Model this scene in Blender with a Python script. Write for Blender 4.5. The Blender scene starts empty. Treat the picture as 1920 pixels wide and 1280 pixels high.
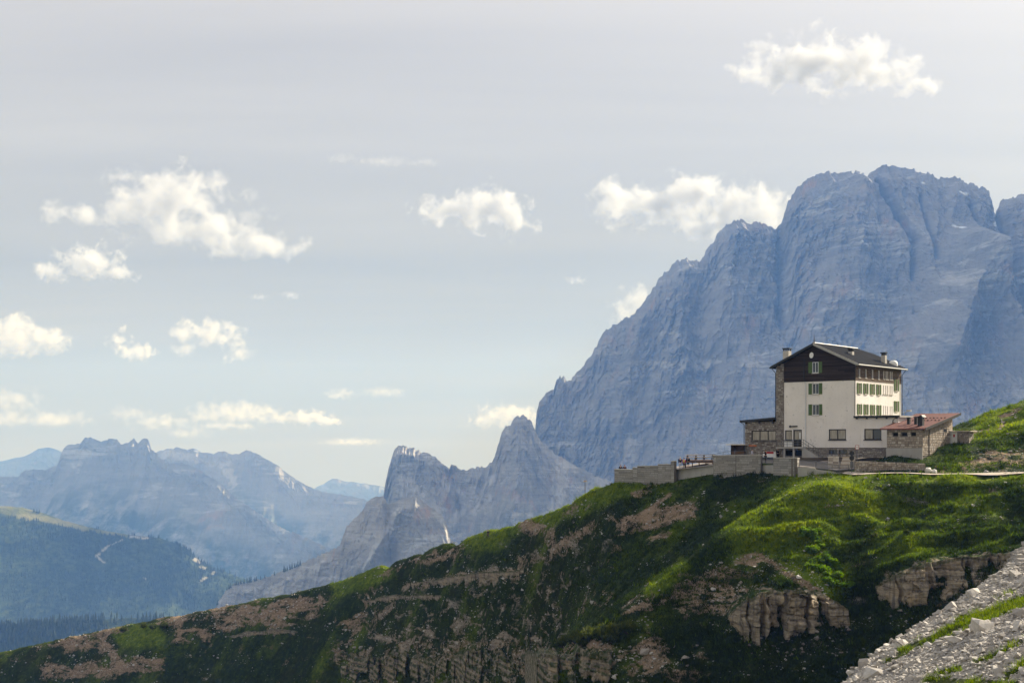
import bpy, bmesh, math, random
import numpy as np
from mathutils import Vector, Matrix

# ---------------------------------------------------------------- camera, sky, sun, exposure
sc = bpy.context.scene
F, CX, HY = 2667.0, 960.0, 840.0          # focal length in photo pixels, optical axis, horizon row
cam = bpy.data.cameras.new('camera'); cam.lens = 50.0; cam.sensor_width = 36.0
cam.shift_y = (HY - 640.0) / 1920.0
cam.clip_start = 0.5; cam.clip_end = 120000.0
cam_ob = bpy.data.objects.new('camera', cam); sc.collection.objects.link(cam_ob)
cam_ob.rotation_euler = (math.radians(90), 0, 0)
sc.camera = cam_ob

SUN_AZ, SUN_EL = math.radians(55.0), math.radians(32.0)      # azimuth clockwise from the view axis
SUN = Vector((math.sin(SUN_AZ) * math.cos(SUN_EL), math.cos(SUN_AZ) * math.cos(SUN_EL), math.sin(SUN_EL)))
world = bpy.data.worlds.new('World'); sc.world = world; world.use_nodes = True
wt = world.node_tree; wt.nodes.clear()
def wn(t, **k):
    n = wt.nodes.new(t)
    for a, b in k.items(): setattr(n, a, b)
    return n
sky = wn('ShaderNodeTexSky', sky_type='NISHITA', sun_disc=False, sun_elevation=SUN_EL, sun_rotation=SUN_AZ,
         altitude=2300.0, air_density=1.0, dust_density=3.0, ozone_density=1.0)
wtc = wn('ShaderNodeTexCoord')
# thin high veil of cirrus over the whole sky: long soft streaks
wsep = wn('ShaderNodeSeparateXYZ'); wt.links.new(wtc.outputs['Generated'], wsep.inputs[0])
wmax = wn('ShaderNodeMath', operation='MAXIMUM'); wmax.inputs[1].default_value = 0.0
wt.links.new(wsep.outputs[2], wmax.inputs[0])
wadd = wn('ShaderNodeMath', operation='ADD'); wadd.inputs[1].default_value = 0.12
wt.links.new(wmax.outputs[0], wadd.inputs[0])
wdx = wn('ShaderNodeMath', operation='DIVIDE'); wdy = wn('ShaderNodeMath', operation='DIVIDE')
for k, n in ((0, wdx), (1, wdy)):
    wt.links.new(wsep.outputs[k], n.inputs[0]); wt.links.new(wadd.outputs[0], n.inputs[1])
wcmb = wn('ShaderNodeCombineXYZ'); wt.links.new(wdx.outputs[0], wcmb.inputs[0]); wt.links.new(wdy.outputs[0], wcmb.inputs[1])
wmap = wn('ShaderNodeMapping'); wmap.inputs['Rotation'].default_value = (0, 0, 0.75); wmap.inputs['Scale'].default_value = (0.30, 1.15, 1)
wt.links.new(wcmb.outputs[0], wmap.inputs['Vector'])
wno = wn('ShaderNodeTexNoise'); wno.inputs['Scale'].default_value = 1.0; wno.inputs['Detail'].default_value = 6.0
wno.inputs['Roughness'].default_value = 0.55; wno.inputs['Distortion'].default_value = 0.4
wt.links.new(wmap.outputs[0], wno.inputs['Vector'])
wramp = wn('ShaderNodeMapRange'); wramp.inputs['From Min'].default_value = 0.36; wramp.inputs['From Max'].default_value = 0.68
wramp.inputs['To Min'].default_value = 0.90; wramp.inputs['To Max'].default_value = 1.0; wramp.clamp = True
wt.links.new(wno.outputs['Fac'], wramp.inputs['Value'])
# the veil scatters light forward, so it brightens towards the sun
wdot = wn('ShaderNodeVectorMath', operation='DOT_PRODUCT'); wdot.inputs[1].default_value = tuple(SUN)
wt.links.new(wtc.outputs['Generated'], wdot.inputs[0])
wcl = wn('ShaderNodeMath', operation='MAXIMUM'); wcl.inputs[1].default_value = 0.0; wt.links.new(wdot.outputs['Value'], wcl.inputs[0])
wpw = wn('ShaderNodeMath', operation='POWER'); wpw.inputs[1].default_value = 6.0; wt.links.new(wcl.outputs[0], wpw.inputs[0])
wveil = wn('ShaderNodeVectorMath', operation='SCALE')
# low air reddens the light: cream at the horizon, grey above, milky higher up
wrp = wn('ShaderNodeValToRGB'); we = wrp.color_ramp.elements
for k_, (p_, c_) in enumerate(((0.0, (0.72, 0.64, 0.38)), (0.055, (0.69, 0.645, 0.46)), (0.12, (0.69, 0.665, 0.575)), (0.20, (0.77, 0.755, 0.735)), (0.30, (0.90, 0.87, 0.865)), (0.6, (0.86, 0.85, 0.84)))):
    if k_ > 1: we.new(p_)
    we[k_].position = p_; we[k_].color = (*c_, 1)
wt.links.new(wmax.outputs[0], wrp.inputs[0])
wst = wn('ShaderNodeMapRange'); wst.inputs['From Min'].default_value = 0.32; wst.inputs['From Max'].default_value = 0.70; wst.inputs['To Min'].default_value = 0.90; wst.inputs['To Max'].default_value = 1.10
wt.links.new(wno.outputs['Fac'], wst.inputs['Value'])
wstr = wn('ShaderNodeVectorMath', operation='SCALE'); wt.links.new(wrp.outputs[0], wstr.inputs[0]); wt.links.new(wst.outputs[0], wstr.inputs['Scale'])
wt.links.new(wstr.outputs[0], wveil.inputs[0])
wvm = wn('ShaderNodeMath', operation='MULTIPLY_ADD'); wvm.inputs[1].default_value = 8.0; wvm.inputs[2].default_value = 6.4
wt.links.new(wpw.outputs[0], wvm.inputs[0]); wt.links.new(wvm.outputs[0], wveil.inputs['Scale'])
wmix = wn('ShaderNodeMix', data_type='RGBA')
wt.links.new(wramp.outputs[0], wmix.inputs['Factor']); wt.links.new(sky.outputs[0], wmix.inputs['A']); wt.links.new(wveil.outputs[0], wmix.inputs['B'])
wbg = wn('ShaderNodeBackground'); wbg.inputs['Strength'].default_value = 0.056
wt.links.new(wmix.outputs['Result'], wbg.inputs['Color'])
wout = wn('ShaderNodeOutputWorld'); wt.links.new(wbg.outputs[0], wout.inputs['Surface'])

sun = bpy.data.lights.new('sun', 'SUN'); sun.energy = 5.0; sun.angle = math.radians(0.53); sun.color = (1.0, 0.93, 0.82)
sun_ob = bpy.data.objects.new('sun', sun); sc.collection.objects.link(sun_ob)
sun_ob.rotation_euler = (-SUN).to_track_quat('-Z', 'Y').to_euler()
sc.view_settings.view_transform = 'Standard'; sc.view_settings.look = 'None'
sc.view_settings.exposure = 1.1; sc.view_settings.gamma = 1.0; sc.view_settings.use_curve_mapping = False
sc.render.engine = 'CYCLES'
cy = sc.cycles
cy.use_denoising = True
try: cy.denoiser = 'OPENIMAGEDENOISE'
except Exception: pass
cy.max_bounces = 5; cy.diffuse_bounces = 3; cy.glossy_bounces = 2; cy.transmission_bounces = 3
cy.volume_bounces = 2; cy.transparent_max_bounces = 12
cy.volume_step_rate = 1.0; cy.volume_max_steps = 96
cy.sample_clamp_indirect = 4.0

# ---------------------------------------------------------------- helpers
rnd = random.Random(7)
def P(px, py, Y):                      # a point seen at a photo pixel, standing at distance Y
    return ((px - CX) / F * Y, Y, (HY - py) / F * Y)
def _h(ix, iy, iz, s):
    n = (ix.astype(np.int64) * 374761393 + iy.astype(np.int64) * 668265263 + iz.astype(np.int64) * 2147483647 + s * 1274126177) & 0xffffffff
    n = ((n ^ (n >> 13)) * 1274126177) & 0xffffffff
    n = ((n ^ (n >> 16)) * 2246822519) & 0xffffffff
    return ((n ^ (n >> 15)) & 0xffffff) / float(0xffffff)
def vnoise(x, y, z=None, s=0):
    x = np.asarray(x, float); y = np.asarray(y, float)
    z = np.zeros_like(x) if z is None else np.asarray(z, float)
    xi, yi, zi = np.floor(x), np.floor(y), np.floor(z)
    a, b, c = x - xi, y - yi, z - zi
    a = a*a*a*(a*(a*6-15)+10); b = b*b*b*(b*(b*6-15)+10); c = c*c*c*(c*(c*6-15)+10)
    r = 0
    for dz, wz in ((0, 1-c), (1, c)):
        for dy, wy in ((0, 1-b), (1, b)):
            for dx, wx in ((0, 1-a), (1, a)):
                r = r + _h(xi+dx, yi+dy, zi+dz, s) * wx * wy * wz
    return r
def fbm(x, y, z=None, o=5, s=0, g=0.5, l=2.03):
    x = np.asarray(x, float); y = np.asarray(y, float); t = 0; a = 1; n = 0
    for i in range(o):
        t = t + a * vnoise(x, y, z, s + i * 17); n += a; a *= g
        x = x * l + 13.7; y = y * l + 7.3
        if z is not None: z = np.asarray(z, float) * l + 3.1
    return t / n                       # 0..1
def ridged(x, y, z=None, o=5, s=0, g=0.5, l=2.1):
    x = np.asarray(x, float); y = np.asarray(y, float); t = 0; a = 1; n = 0
    for i in range(o):
        t = t + a * (1 - np.abs(2 * vnoise(x, y, z, s + i * 31) - 1)); n += a; a *= g
        x = x * l + 5.1; y = y * l + 9.7
        if z is not None: z = np.asarray(z, float) * l + 3.1
    return t / n
def sstep(a, b, x):
    t = np.clip((x - a) / (b - a), 0, 1); return t * t * (3 - 2 * t)

def link(o, parent=None):
    sc.collection.objects.link(o)
    if parent is not None: o.parent = parent
    return o
def grid_mesh(name, V, nu, nv, mat, attrs=None, smooth=True):
    """V: (nu*nv,3) array, index = i*nv + j"""
    me = bpy.data.meshes.new(name)
    i, j = np.meshgrid(np.arange(nu - 1), np.arange(nv - 1), indexing='ij')
    a = (i * nv + j).ravel(); q = np.stack([a, a + nv, a + nv + 1, a + 1], 1)
    me.vertices.add(len(V)); me.vertices.foreach_set('co', np.ascontiguousarray(V, dtype=np.float32).ravel())
    me.loops.add(q.size); me.loops.foreach_set('vertex_index', q.ravel().astype(np.int32))
    me.polygons.add(len(q)); me.polygons.foreach_set('loop_start', (np.arange(len(q)) * 4).astype(np.int32))
    me.polygons.foreach_set('use_smooth', np.full(len(q), smooth))
    me.update(calc_edges=True)
    for k, v in (attrs or {}).items():
        at = me.attributes.new(k, 'FLOAT', 'POINT'); at.data.foreach_set('value', np.ascontiguousarray(v, dtype=np.float32).ravel())
    me.materials.append(mat)
    return bpy.data.objects.new(name, me)
def raw_mesh(name, V, Fc, mat, smooth=False, attrs=None):
    me = bpy.data.meshes.new(name)
    V = np.ascontiguousarray(V, dtype=np.float32); Fc = np.ascontiguousarray(Fc, dtype=np.int32); k = Fc.shape[1]
    me.vertices.add(len(V)); me.vertices.foreach_set('co', V.ravel())
    me.loops.add(Fc.size); me.loops.foreach_set('vertex_index', Fc.ravel())
    me.polygons.add(len(Fc)); me.polygons.foreach_set('loop_start', (np.arange(len(Fc)) * k).astype(np.int32))
    me.polygons.foreach_set('use_smooth', np.full(len(Fc), smooth))
    me.update(calc_edges=True)
    for a, v in (attrs or {}).items():
        at = me.attributes.new(a, 'FLOAT', 'POINT'); at.data.foreach_set('value', np.ascontiguousarray(v, dtype=np.float32).ravel())
    if mat: me.materials.append(mat)
    return bpy.data.objects.new(name, me)
def tag(o, label=None, cat=None, group=None, kind=None):
    if label: o['label'] = label
    if cat: o['category'] = cat
    if group: o['group'] = group
    if kind: o['kind'] = kind
    return o

# ---- materials
class NT:
    def __init__(s, name, rough=0.9, spec=0.15):
        s.m = bpy.data.materials.new(name); s.m.use_nodes = True; s.t = s.m.node_tree
        s.b = s.t.nodes['Principled BSDF']; s.b.inputs['Roughness'].default_value = rough
        s.b.inputs['Specular IOR Level'].default_value = spec
        s.pos = None
    def n(s, t, **k):
        n = s.t.nodes.new(t)
        for a, b in k.items(): setattr(n, a, b)
        return n
    def l(s, a, b): s.t.links.new(a, b)
    def coord(s, kind='geo'):
        if kind == 'geo':
            return s.n('ShaderNodeNewGeometry').outputs['Position']
        return s.n('ShaderNodeTexCoord').outputs['Object']
    def mapv(s, v, scale=(1, 1, 1), rot=(0, 0, 0)):
        m = s.n('ShaderNodeMapping'); m.inputs['Scale'].default_value = scale; m.inputs['Rotation'].default_value = rot
        s.l(v, m.inputs['Vector']); return m.outputs[0]
    def noise(s, v, scale, detail=4, rough=0.55, dist=0.0):
        n = s.n('ShaderNodeTexNoise'); n.inputs['Scale'].default_value = scale; n.inputs['Detail'].default_value = detail
        n.inputs['Roughness'].default_value = rough; n.inputs['Distortion'].default_value = dist
        s.l(v, n.inputs['Vector']); return n.outputs['Fac']
    def ramp(s, f, stops):
        r = s.n('ShaderNodeValToRGB'); e = r.color_ramp.elements
        while len(e) < len(stops): e.new(0.5)
        for q, (p, c) in zip(e, stops):
            q.position = p; q.color = (*c, 1) if len(c) == 3 else c
        s.l(f, r.inputs[0]); return r.outputs[0]
    def rng(s, f, a, b, c=0.0, d=1.0):
        m = s.n('ShaderNodeMapRange'); m.clamp = True
        for k, v in (('From Min', a), ('From Max', b), ('To Min', c), ('To Max', d)): m.inputs[k].default_value = v
        s.l(f, m.inputs['Value']); return m.outputs[0]
    def math(s, op, a, b=None):
        m = s.n('ShaderNodeMath', operation=op)
        for i, v in enumerate((a, b)):
            if v is None: continue
            if isinstance(v, (int, float)): m.inputs[i].default_value = v
            else: s.l(v, m.inputs[i])
        return m.outputs[0]
    def mix(s, f, a, b, mode='MIX'):
        m = s.n('ShaderNodeMix', data_type='RGBA', blend_type=mode)
        for k, v in (('Factor', f), ('A', a), ('B', b)):
            if isinstance(v, (int, float)): m.inputs[k].default_value = v
            elif isinstance(v, tuple): m.inputs[k].default_value = (*v, 1)
            else: s.l(v, m.inputs[k])
        return m.outputs['Result']
    def attr(s, name):
        a = s.n('ShaderNodeAttribute', attribute_name=name); return a.outputs['Fac']
    def bump(s, f, strength, dist):
        b = s.n('ShaderNodeBump'); b.inputs['Strength'].default_value = strength; b.inputs['Distance'].default_value = dist
        s.l(f, b.inputs['Height']); s.l(b.outputs[0], s.b.inputs['Normal'])
    def col(s, c):
        if isinstance(c, tuple): s.b.inputs['Base Color'].default_value = (*c, 1)
        else: s.l(c, s.b.inputs['Base Color'])

# ---------------------------------------------------------------- far mountains
def rock_mat(name, base, dark, light, scale, veg=None, snow=True):
    t = NT(name, 0.95, 0.05); p = t.coord('geo')
    big = t.noise(p, 0.004 * scale, 6, 0.6)
    strata = t.noise(t.mapv(p, (0.0015 * scale, 0.0015 * scale, 0.022 * scale), (0.0, -0.36, 0)), 1.0, 6, 0.65, 0.3)
    vert = t.noise(t.mapv(p, (0.03 * scale, 0.03 * scale, 0.004 * scale)), 1.0, 5, 0.65)
    fs = t.noise(t.mapv(p, (0.006 * scale, 0.006 * scale, 0.075 * scale), (0.0, -0.40, 0)), 1.0, 5, 0.7, 0.5)
    fv = t.noise(t.mapv(p, (0.085 * scale, 0.085 * scale, 0.012 * scale), (0.05, -0.12, 0)), 1.0, 5, 0.7, 0.4)
    c = t.ramp(strata, [(0.34, dark), (0.5, base), (0.64, light)])
    c2 = t.ramp(vert, [(0.34, dark), (0.52, base), (0.70, light)])
    c3 = t.ramp(fs, [(0.36, dark), (0.5, base), (0.60, light), (0.70, tuple(q * 1.25 for q in light))])
    c4 = t.ramp(fv, [(0.38, tuple(q * 0.6 for q in dark)), (0.47, base), (0.66, light)])
    c = t.mix(0.5, t.mix(0.30, c, c2), t.mix(0.38, c3, c4))
    c = t.mix(t.rng(big, 0.40, 0.62, 0, 0.5), c, (light[0] * 1.02, light[1] * 0.98, light[2] * 0.95))
    och = t.math('MULTIPLY', t.rng(t.noise(p, 0.007 * scale, 5, 0.6), 0.57, 0.68), t.rng(vert, 0.42, 0.60))
    c = t.mix(t.math('MULTIPLY', och, 0.7), c, (0.44, 0.27, 0.19))
    pale = t.math('MULTIPLY', t.rng(t.noise(t.mapv(p, (0.004 * scale, 0.004 * scale, 0.012 * scale), (0, -0.5, 0)), 1.0, 7, 0.66, 0.6), 0.55, 0.64), t.rng(fs, 0.40, 0.58))
    c = t.mix(t.math('MULTIPLY', pale, 0.75), c, (0.60, 0.58, 0.56))
    c = t.mix(t.math('MULTIPLY', t.attr('scree'), t.rng(t.noise(p, 0.01 * scale, 4), 0.3, 0.6)), c, (0.50, 0.48, 0.46))
    if veg:
        c = t.mix(t.math('MULTIPLY', t.attr('veg'), t.rng(t.noise(p, 0.012 * scale, 5, 0.65), 0.36, 0.56)), c, veg)
    c = t.mix(t.attr('snow'), c, (0.85, 0.87, 0.9))
    t.col(c)
    t.bump(t.math('ADD', t.math('ADD', strata, vert), t.math('MULTIPLY', t.math('ADD', fs, fv), 0.7)), 0.7, 7.0 / scale)
    return t.m

def interp_sil(sil, x):
    a = np.array(sil, float); return np.interp(x, a[:, 0], a[:, 1])

def mountain(name, sil, D, mat, zbase, top_slope=2.2, low_slope=0.75, cliff=0.55, n=700, m=170, jag=1.2, rough=1.0,
             lam=60.0, seed=1, lean=0.0, spurs=(), scree=(), veg=0.0, snow=(), strat=1.0, dfun=None, haze_scree=0.12, crag=0.16, butt=1.35):
    """Ridge whose crest is seen along `sil` (photo pixels) at distance D; its face drops towards the viewer in
    cliffs and then in a talus apron, its back drops away."""
    px = np.linspace(sil[0][0], sil[-1][0], n)
    py = interp_sil(sil, px)
    pxm = D / F                                     # metres per pixel
    py = py - jag * (2 * fbm(px / 9.0, px * 0, o=4, s=seed) - 1) - jag * 0.7 * (2 * vnoise(px / 3.0, px * 0, s=seed + 3) - 1) - jag * 0.5 * (np.floor(3 * vnoise(px / 5.0, px * 0, s=seed + 4)) - 1)
    Dc = np.full(n, D) if dfun is None else D + dfun(px)
    X = (px - CX) / F * Dc; Z = (HY - py) / F * Dc
    H = (Z - zbase)
    r = np.linspace(0, 1, m) ** 1.25
    XX = np.repeat(X[:, None], m, 1); RR = np.repeat(r[None], n, 0); HH = np.repeat(H[:, None], m, 1)
    drop = RR * HH
    # slope varies along the face: cliffs above, apron below, with benches
    u = XX / (lam * pxm * 6); w = (drop) / (lam * pxm * 2.0)
    cl = cliff + 0.22 * (2 * fbm(u, u * 0 + 3, o=3, s=seed + 9) - 1)
    steep = 1 - sstep(cl - 0.12, cl + 0.12, RR)
    bench = sstep(0.35, 0.65, fbm(XX / (lam * pxm * 5), (drop - 0.35 * XX) / (lam * pxm * 0.55), o=3, s=seed + 21))
    inv = (1 / top_slope) * steep * (0.45 + 1.1 * bench) + (1 / low_slope) * (1 - steep)
    dd = np.diff(drop, axis=1, prepend=0)
    fwd = np.cumsum(inv * dd, axis=1)
    fade = sstep(0.0, 0.05, RR)
    b1 = ridged(XX / (lam * pxm * 2.2) + 0.25 * drop / (lam * pxm * 2), drop / (lam * pxm * 7), o=5, s=seed + 2, g=0.55)
    st_ = fbm(XX / (lam * pxm * 5), (drop - 0.40 * XX) / (lam * pxm * 0.22), o=3, s=seed + 16, g=0.55)
    b2 = ridged(XX / (lam * pxm * 0.5) + 0.15 * drop / (lam * pxm), drop / (lam * pxm * 1.3), o=5, s=seed + 5, g=0.62)
    b3 = np.floor(3 * fbm(XX / (lam * pxm * 0.33), (drop - 0.40 * XX) / (lam * pxm * 0.5), o=3, s=seed + 8) + 1.2 * st_) / 3
    st = fbm(XX / (lam * pxm * 4), (drop - 0.42 * XX) / (lam * pxm * 0.16), o=4, s=seed + 6, g=0.6)
    amp = lam * pxm * rough
    fwd = fwd + fade * amp * ((butt * (b1 - 0.5)) * (0.35 + 0.65 * steep) + 0.55 * (b2 - 0.5) * (0.4 + 0.6 * steep) + 0.20 * (b3 - 0.4) * (0.35 + 0.65 * steep) + 0.20 * strat * (st - 0.5) * (0.25 + 0.75 * steep))
    cm_ = 0.3 + 1.4 * sstep(0.35, 0.7, fbm(XX / (lam * pxm * 1.3), drop / (lam * pxm * 1.6), o=3, s=seed + 62))
    fwd = fwd + fade * amp * crag * cm_ * (1.3 * (ridged(XX / (pxm * 14) + 0.2 * drop / (pxm * 14), drop / (pxm * 34), o=4, s=seed + 60, g=0.6) - 0.6) + 0.7 * (np.floor(3 * fbm(XX / (pxm * 26), (drop - 0.42 * XX) / (pxm * 8), o=3, s=seed + 61)) / 3 - 0.4))
    PXX = np.repeat(px[:, None], m, 1)
    PYY = np.repeat(py[:, None], m, 1) + drop / pxm
    for (x0, y0, x1, y1, wd, a) in spurs:           # a rib (+) or a gully (-) running down the face
        tt = np.clip(((PXX - x0) * (x1 - x0) + (PYY - y0) * (y1 - y0)) / ((x1 - x0) ** 2 + (y1 - y0) ** 2), 0, 1)
        dist = np.hypot(PXX - (x0 + tt * (x1 - x0)), PYY - (y0 + tt * (y1 - y0)))
        fwd = fwd + fade * a * pxm * np.clip(1 - dist / wd, 0, 1) ** 1.3
    YY = Dc[:, None] - fwd
    ZZ = Z[:, None] - drop
    XX2 = XX * 1.0
    sc_at = np.maximum((1 - steep), 0.8 * sstep(0.35, 0.75, RR)) * haze_scree * sstep(0.38, 0.62, fbm(XX / (lam * pxm * 1.6), (drop - 0.4 * XX) / (lam * pxm * 0.9), o=5, s=seed + 70, g=0.6))  # pale talus, also lightening the lower face in place of thicker haze
    sn = np.zeros_like(XX)
    def blob(x0, y0, x1, y1, wd):
        tt = np.clip(((PXX - x0) * (x1 - x0) + (PYY - y0) * (y1 - y0)) / max((x1 - x0) ** 2 + (y1 - y0) ** 2, 1e-6), 0, 1)
        d = np.hypot(PXX - (x0 + tt * (x1 - x0)), PYY - (y0 + tt * (y1 - y0))) + wd * 1.6 * (fbm(PXX / 6.0, PYY / 6.0, o=3, s=seed + 40) - 0.5)
        return 1 - sstep(wd * 0.55, wd, d)
    for q in snow: sn = np.maximum(sn, blob(*q))
    for q in scree: sc_at = np.maximum(sc_at, blob(*q))
    vg = veg * (1 - steep * 0.7) * sstep(0.15, 0.45, RR) if veg else np.zeros_like(XX)
    # back side: a few rows dropping away
    kb = 10; rb = np.linspace(1, 0, kb + 1)[:-1]
    Xb = np.repeat(X[:, None], kb, 1); Zb = Z[:, None] - rb[None] * H[:, None]
    Yb = Dc[:, None] + rb[None] * H[:, None] * 0.9
    zb = np.zeros_like(Xb)
    V = np.stack([np.concatenate([Xb, XX2], 1), np.concatenate([Yb, YY], 1), np.concatenate([Zb, ZZ], 1)], -1).reshape(-1, 3)
    at = {'scree': np.concatenate([zb, sc_at], 1), 'snow': np.concatenate([zb, sn], 1), 'veg': np.concatenate([zb, vg], 1)}
    o = grid_mesh(name, V, n, m + kb, mat, at, smooth=False)
    return tag(link(o), kind='structure')

M_rock = rock_mat('pale_dolomite', (0.24, 0.23, 0.227), (0.12, 0.118, 0.121), (0.37, 0.354, 0.342), 1.0)
M_rock2 = rock_mat('pale_dolomite_crags', (0.30, 0.285, 0.27), (0.16, 0.155, 0.15), (0.43, 0.41, 0.385), 1.8, veg=(0.045, 0.065, 0.03))
M_far = rock_mat('distant_rock', (0.27, 0.26, 0.255), (0.17, 0.17, 0.17), (0.38, 0.37, 0.36), 0.6, veg=(0.05, 0.07, 0.04))

SIL_BIG = [(960, 1000), (985, 930), (1000, 850), (1004, 800), (1006, 770), (1012, 750), (1022, 740), (1038, 728), (1044, 710), (1050, 707), (1053, 712), (1056, 705), (1059, 709), (1069, 713),
 (1075, 705), (1090, 690), (1105, 672), (1112, 660), (1122, 640), (1136, 618), (1150, 607), (1165, 602), (1178, 592), (1188, 590), (1200, 575),
 (1213, 555), (1225, 540), (1240, 515), (1262, 496), (1275, 487), (1288, 482), (1300, 488), (1314, 490), (1326, 466), (1338, 455), (1345, 438),
 (1360, 422), (1375, 412), (1388, 410), (1400, 418), (1412, 418), (1420, 413), (1440, 422), (1450, 431), (1458, 428), (1468, 410), (1476, 380),
 (1490, 356), (1510, 338), (1530, 328), (1553, 322), (1565, 327), (1588, 322), (1610, 321), (1625, 328), (1640, 320), (1655, 311), (1670, 310),
 (1690, 315), (1715, 316), (1735, 325), (1755, 333), (1795, 332), (1815, 342), (1840, 350), (1855, 358), (1859, 380), (1866, 399), (1872, 386),
 (1875, 378), (1890, 374), (1910, 365), (1940, 360), (2000, 350), (2080, 380), (2200, 470), (2350, 600), (2500, 760)]
mountain('mountain', SIL_BIG, 4600.0, M_rock, -420.0, top_slope=2.4, low_slope=0.9, cliff=0.66, n=1000, m=330, jag=3.0, lam=62, seed=11, rough=0.85, strat=1.1, butt=1.0, crag=0.30, haze_scree=0.5, dfun=lambda p: -1.5 * (p - 1450),
         spurs=[(1600, 330, 1560, 560, 70, 60), (1640, 345, 1690, 450, 14, -55), (1690, 450, 1680, 520, 12, -30), (1790, 470, 1700, 640, 60, 90), (1790, 470, 1900, 700, 50, 70),
                (1380, 420, 1330, 640, 45, 45), (1460, 430, 1450, 620, 16, -45), (1868, 400, 1885, 560, 16, -60), (1200, 600, 1150, 800, 40, 35), (1290, 490, 1240, 760, 45, 40), (1720, 370, 1725, 480, 8, -30), (1810, 390, 1812, 470, 8, -30)],
         snow=[(1866, 402, 1862, 412, 4), (1858, 414, 1852, 418, 3), (1765, 426, 1770, 430, 4), (1812, 488, 1840, 503, 5), (1845, 500, 1895, 516, 4), (1905, 505, 1912, 545, 4), (1885, 500, 1890, 498, 3),
               (1790, 362, 1800, 366, 3), (1810, 364, 1812, 364, 2), (1828, 366, 1829, 366, 2), (1725, 344, 1728, 345, 2), (1870, 455, 1874, 452, 3), (1860, 572, 1870, 580, 5), (1575, 470, 1592, 473, 2), (1362, 505, 1366, 508, 3)],
         scree=[(1250, 640, 1262, 645, 8), (1300, 655, 1306, 660, 6), (1250, 715, 1280, 695, 9), (1295, 700, 1330, 690, 9), (1310, 740, 1312, 755, 4), (1160, 880, 1175, 850, 16), (1180, 880, 1172, 840, 9), (1200, 690, 1245, 700, 6), (1330, 770, 1360, 745, 5), (1405, 870, 1440, 835, 9)])
SIL_TOWER = [(690, 1000), (708, 960), (718, 930), (722, 905), (728, 880), (735, 852), (741, 840), (748, 836), (757, 834), (770, 840), (790, 848), (806, 850), (818, 858), (830, 868),
 (842, 882), (846, 868), (850, 870), (858, 878), (872, 880), (890, 878), (910, 876), (922, 868), (930, 848), (935, 830), (942, 806), (948, 798), (957, 796), (962, 784), (975, 778), (985, 781), (997, 788),
 (1002, 806), (1010, 822), (1040, 850), (1090, 880), (1150, 905), (1250, 960), (1400, 1050)]
mountain('mountain', SIL_TOWER, 4300.0, M_rock2, -560.0, top_slope=2.3, low_slope=0.85, cliff=0.36, n=560, m=220, jag=2.6, lam=34, seed=23, rough=0.95, veg=0.5, dfun=lambda p: -1.2 * (p - 850),
         spurs=[(846, 880, 870, 990, 40, -40), (975, 785, 960, 960, 45, 40), (757, 840, 760, 960, 40, 30)],
         scree=[(925, 895, 850, 975, 7), (918, 930, 880, 965, 6), (760, 905, 820, 960, 20), (1060, 870, 1030, 960, 18), (838, 900, 860, 930, 12)])
SIL_CRAG = [(380, 1170), (404, 1140), (412, 1122), (424, 1104), (440, 1094), (480, 1086), (520, 1074), (560, 1058), (600, 1040), (625, 1029), (638, 1020), (644, 998), (655, 980), (672, 965), (690, 940), (705, 930),
 (718, 931), (728, 946), (745, 940), (760, 932), (780, 930), (795, 942), (815, 955), (832, 968), (838, 986), (846, 1012), (900, 1040), (1000, 1085), (1150, 1150)]
mountain('mountain', SIL_CRAG, 3000.0, M_rock2, -700.0, top_slope=3.0, low_slope=0.8, cliff=0.33, n=560, m=200, jag=2.6, lam=30, seed=37, crag=0.12, rough=0.8, veg=1.0, dfun=lambda p: -0.8 * (p - 700),
         spurs=[(728, 946, 735, 1060, 22, -26), (765, 935, 690, 1060, 26, 30)],
         scree=[(600, 1060, 520, 1110, 7), (560, 1075, 500, 1110, 5), (720, 1000, 690, 1060, 5)])
SIL_RANGE = [(-160, 900), (-60, 880), (0, 893), (35, 893), (44, 882), (60, 880), (85, 881), (106, 872), (112, 856), (118, 842), (126, 834), (148, 832), (157, 822), (170, 819), (180, 824), (190, 828), (205, 822), (219, 824),
 (226, 832), (240, 831), (246, 826), (251, 820), (256, 828), (260, 833), (265, 824), (271, 820), (278, 825), (283, 842), (296, 852), (304, 864), (318, 868), (340, 866), (356, 874), (380, 884), (410, 902), (440, 930), (520, 985), (700, 1060)]
mountain('mountain', SIL_RANGE, 7600.0, M_far, -900.0, top_slope=2.2, low_slope=0.75, cliff=0.22, n=460, m=150, jag=1.6, lam=26, seed=51, rough=0.5, crag=0.07, veg=1.0, haze_scree=0.0, dfun=lambda p: -2.6 * (p - 200), scree=[(195, 925, 190, 960, 6)])
SIL_BACK = [(240, 870), (290, 850), (300, 845), (315, 841), (335, 839), (350, 842), (365, 840), (378, 848), (400, 850), (420, 845), (435, 852), (450, 850), (462, 843), (478, 848), (500, 860), (522, 873), (540, 888), (565, 905), (600, 921), (640, 926), (680, 935), (720, 952), (800, 990), (950, 1040)]
mountain('mountain', SIL_BACK, 8600.0, M_far, -900.0, top_slope=1.6, low_slope=0.75, cliff=0.30, n=360, m=140, jag=1.2, lam=26, seed=63, rough=0.5, crag=0.07, veg=0.9, haze_scree=0.0, dfun=lambda p: -2.0 * (p - 450), scree=[(310, 850, 430, 870, 9), (430, 880, 450, 905, 9)], snow=[(366, 845, 372, 845, 2)])
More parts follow.
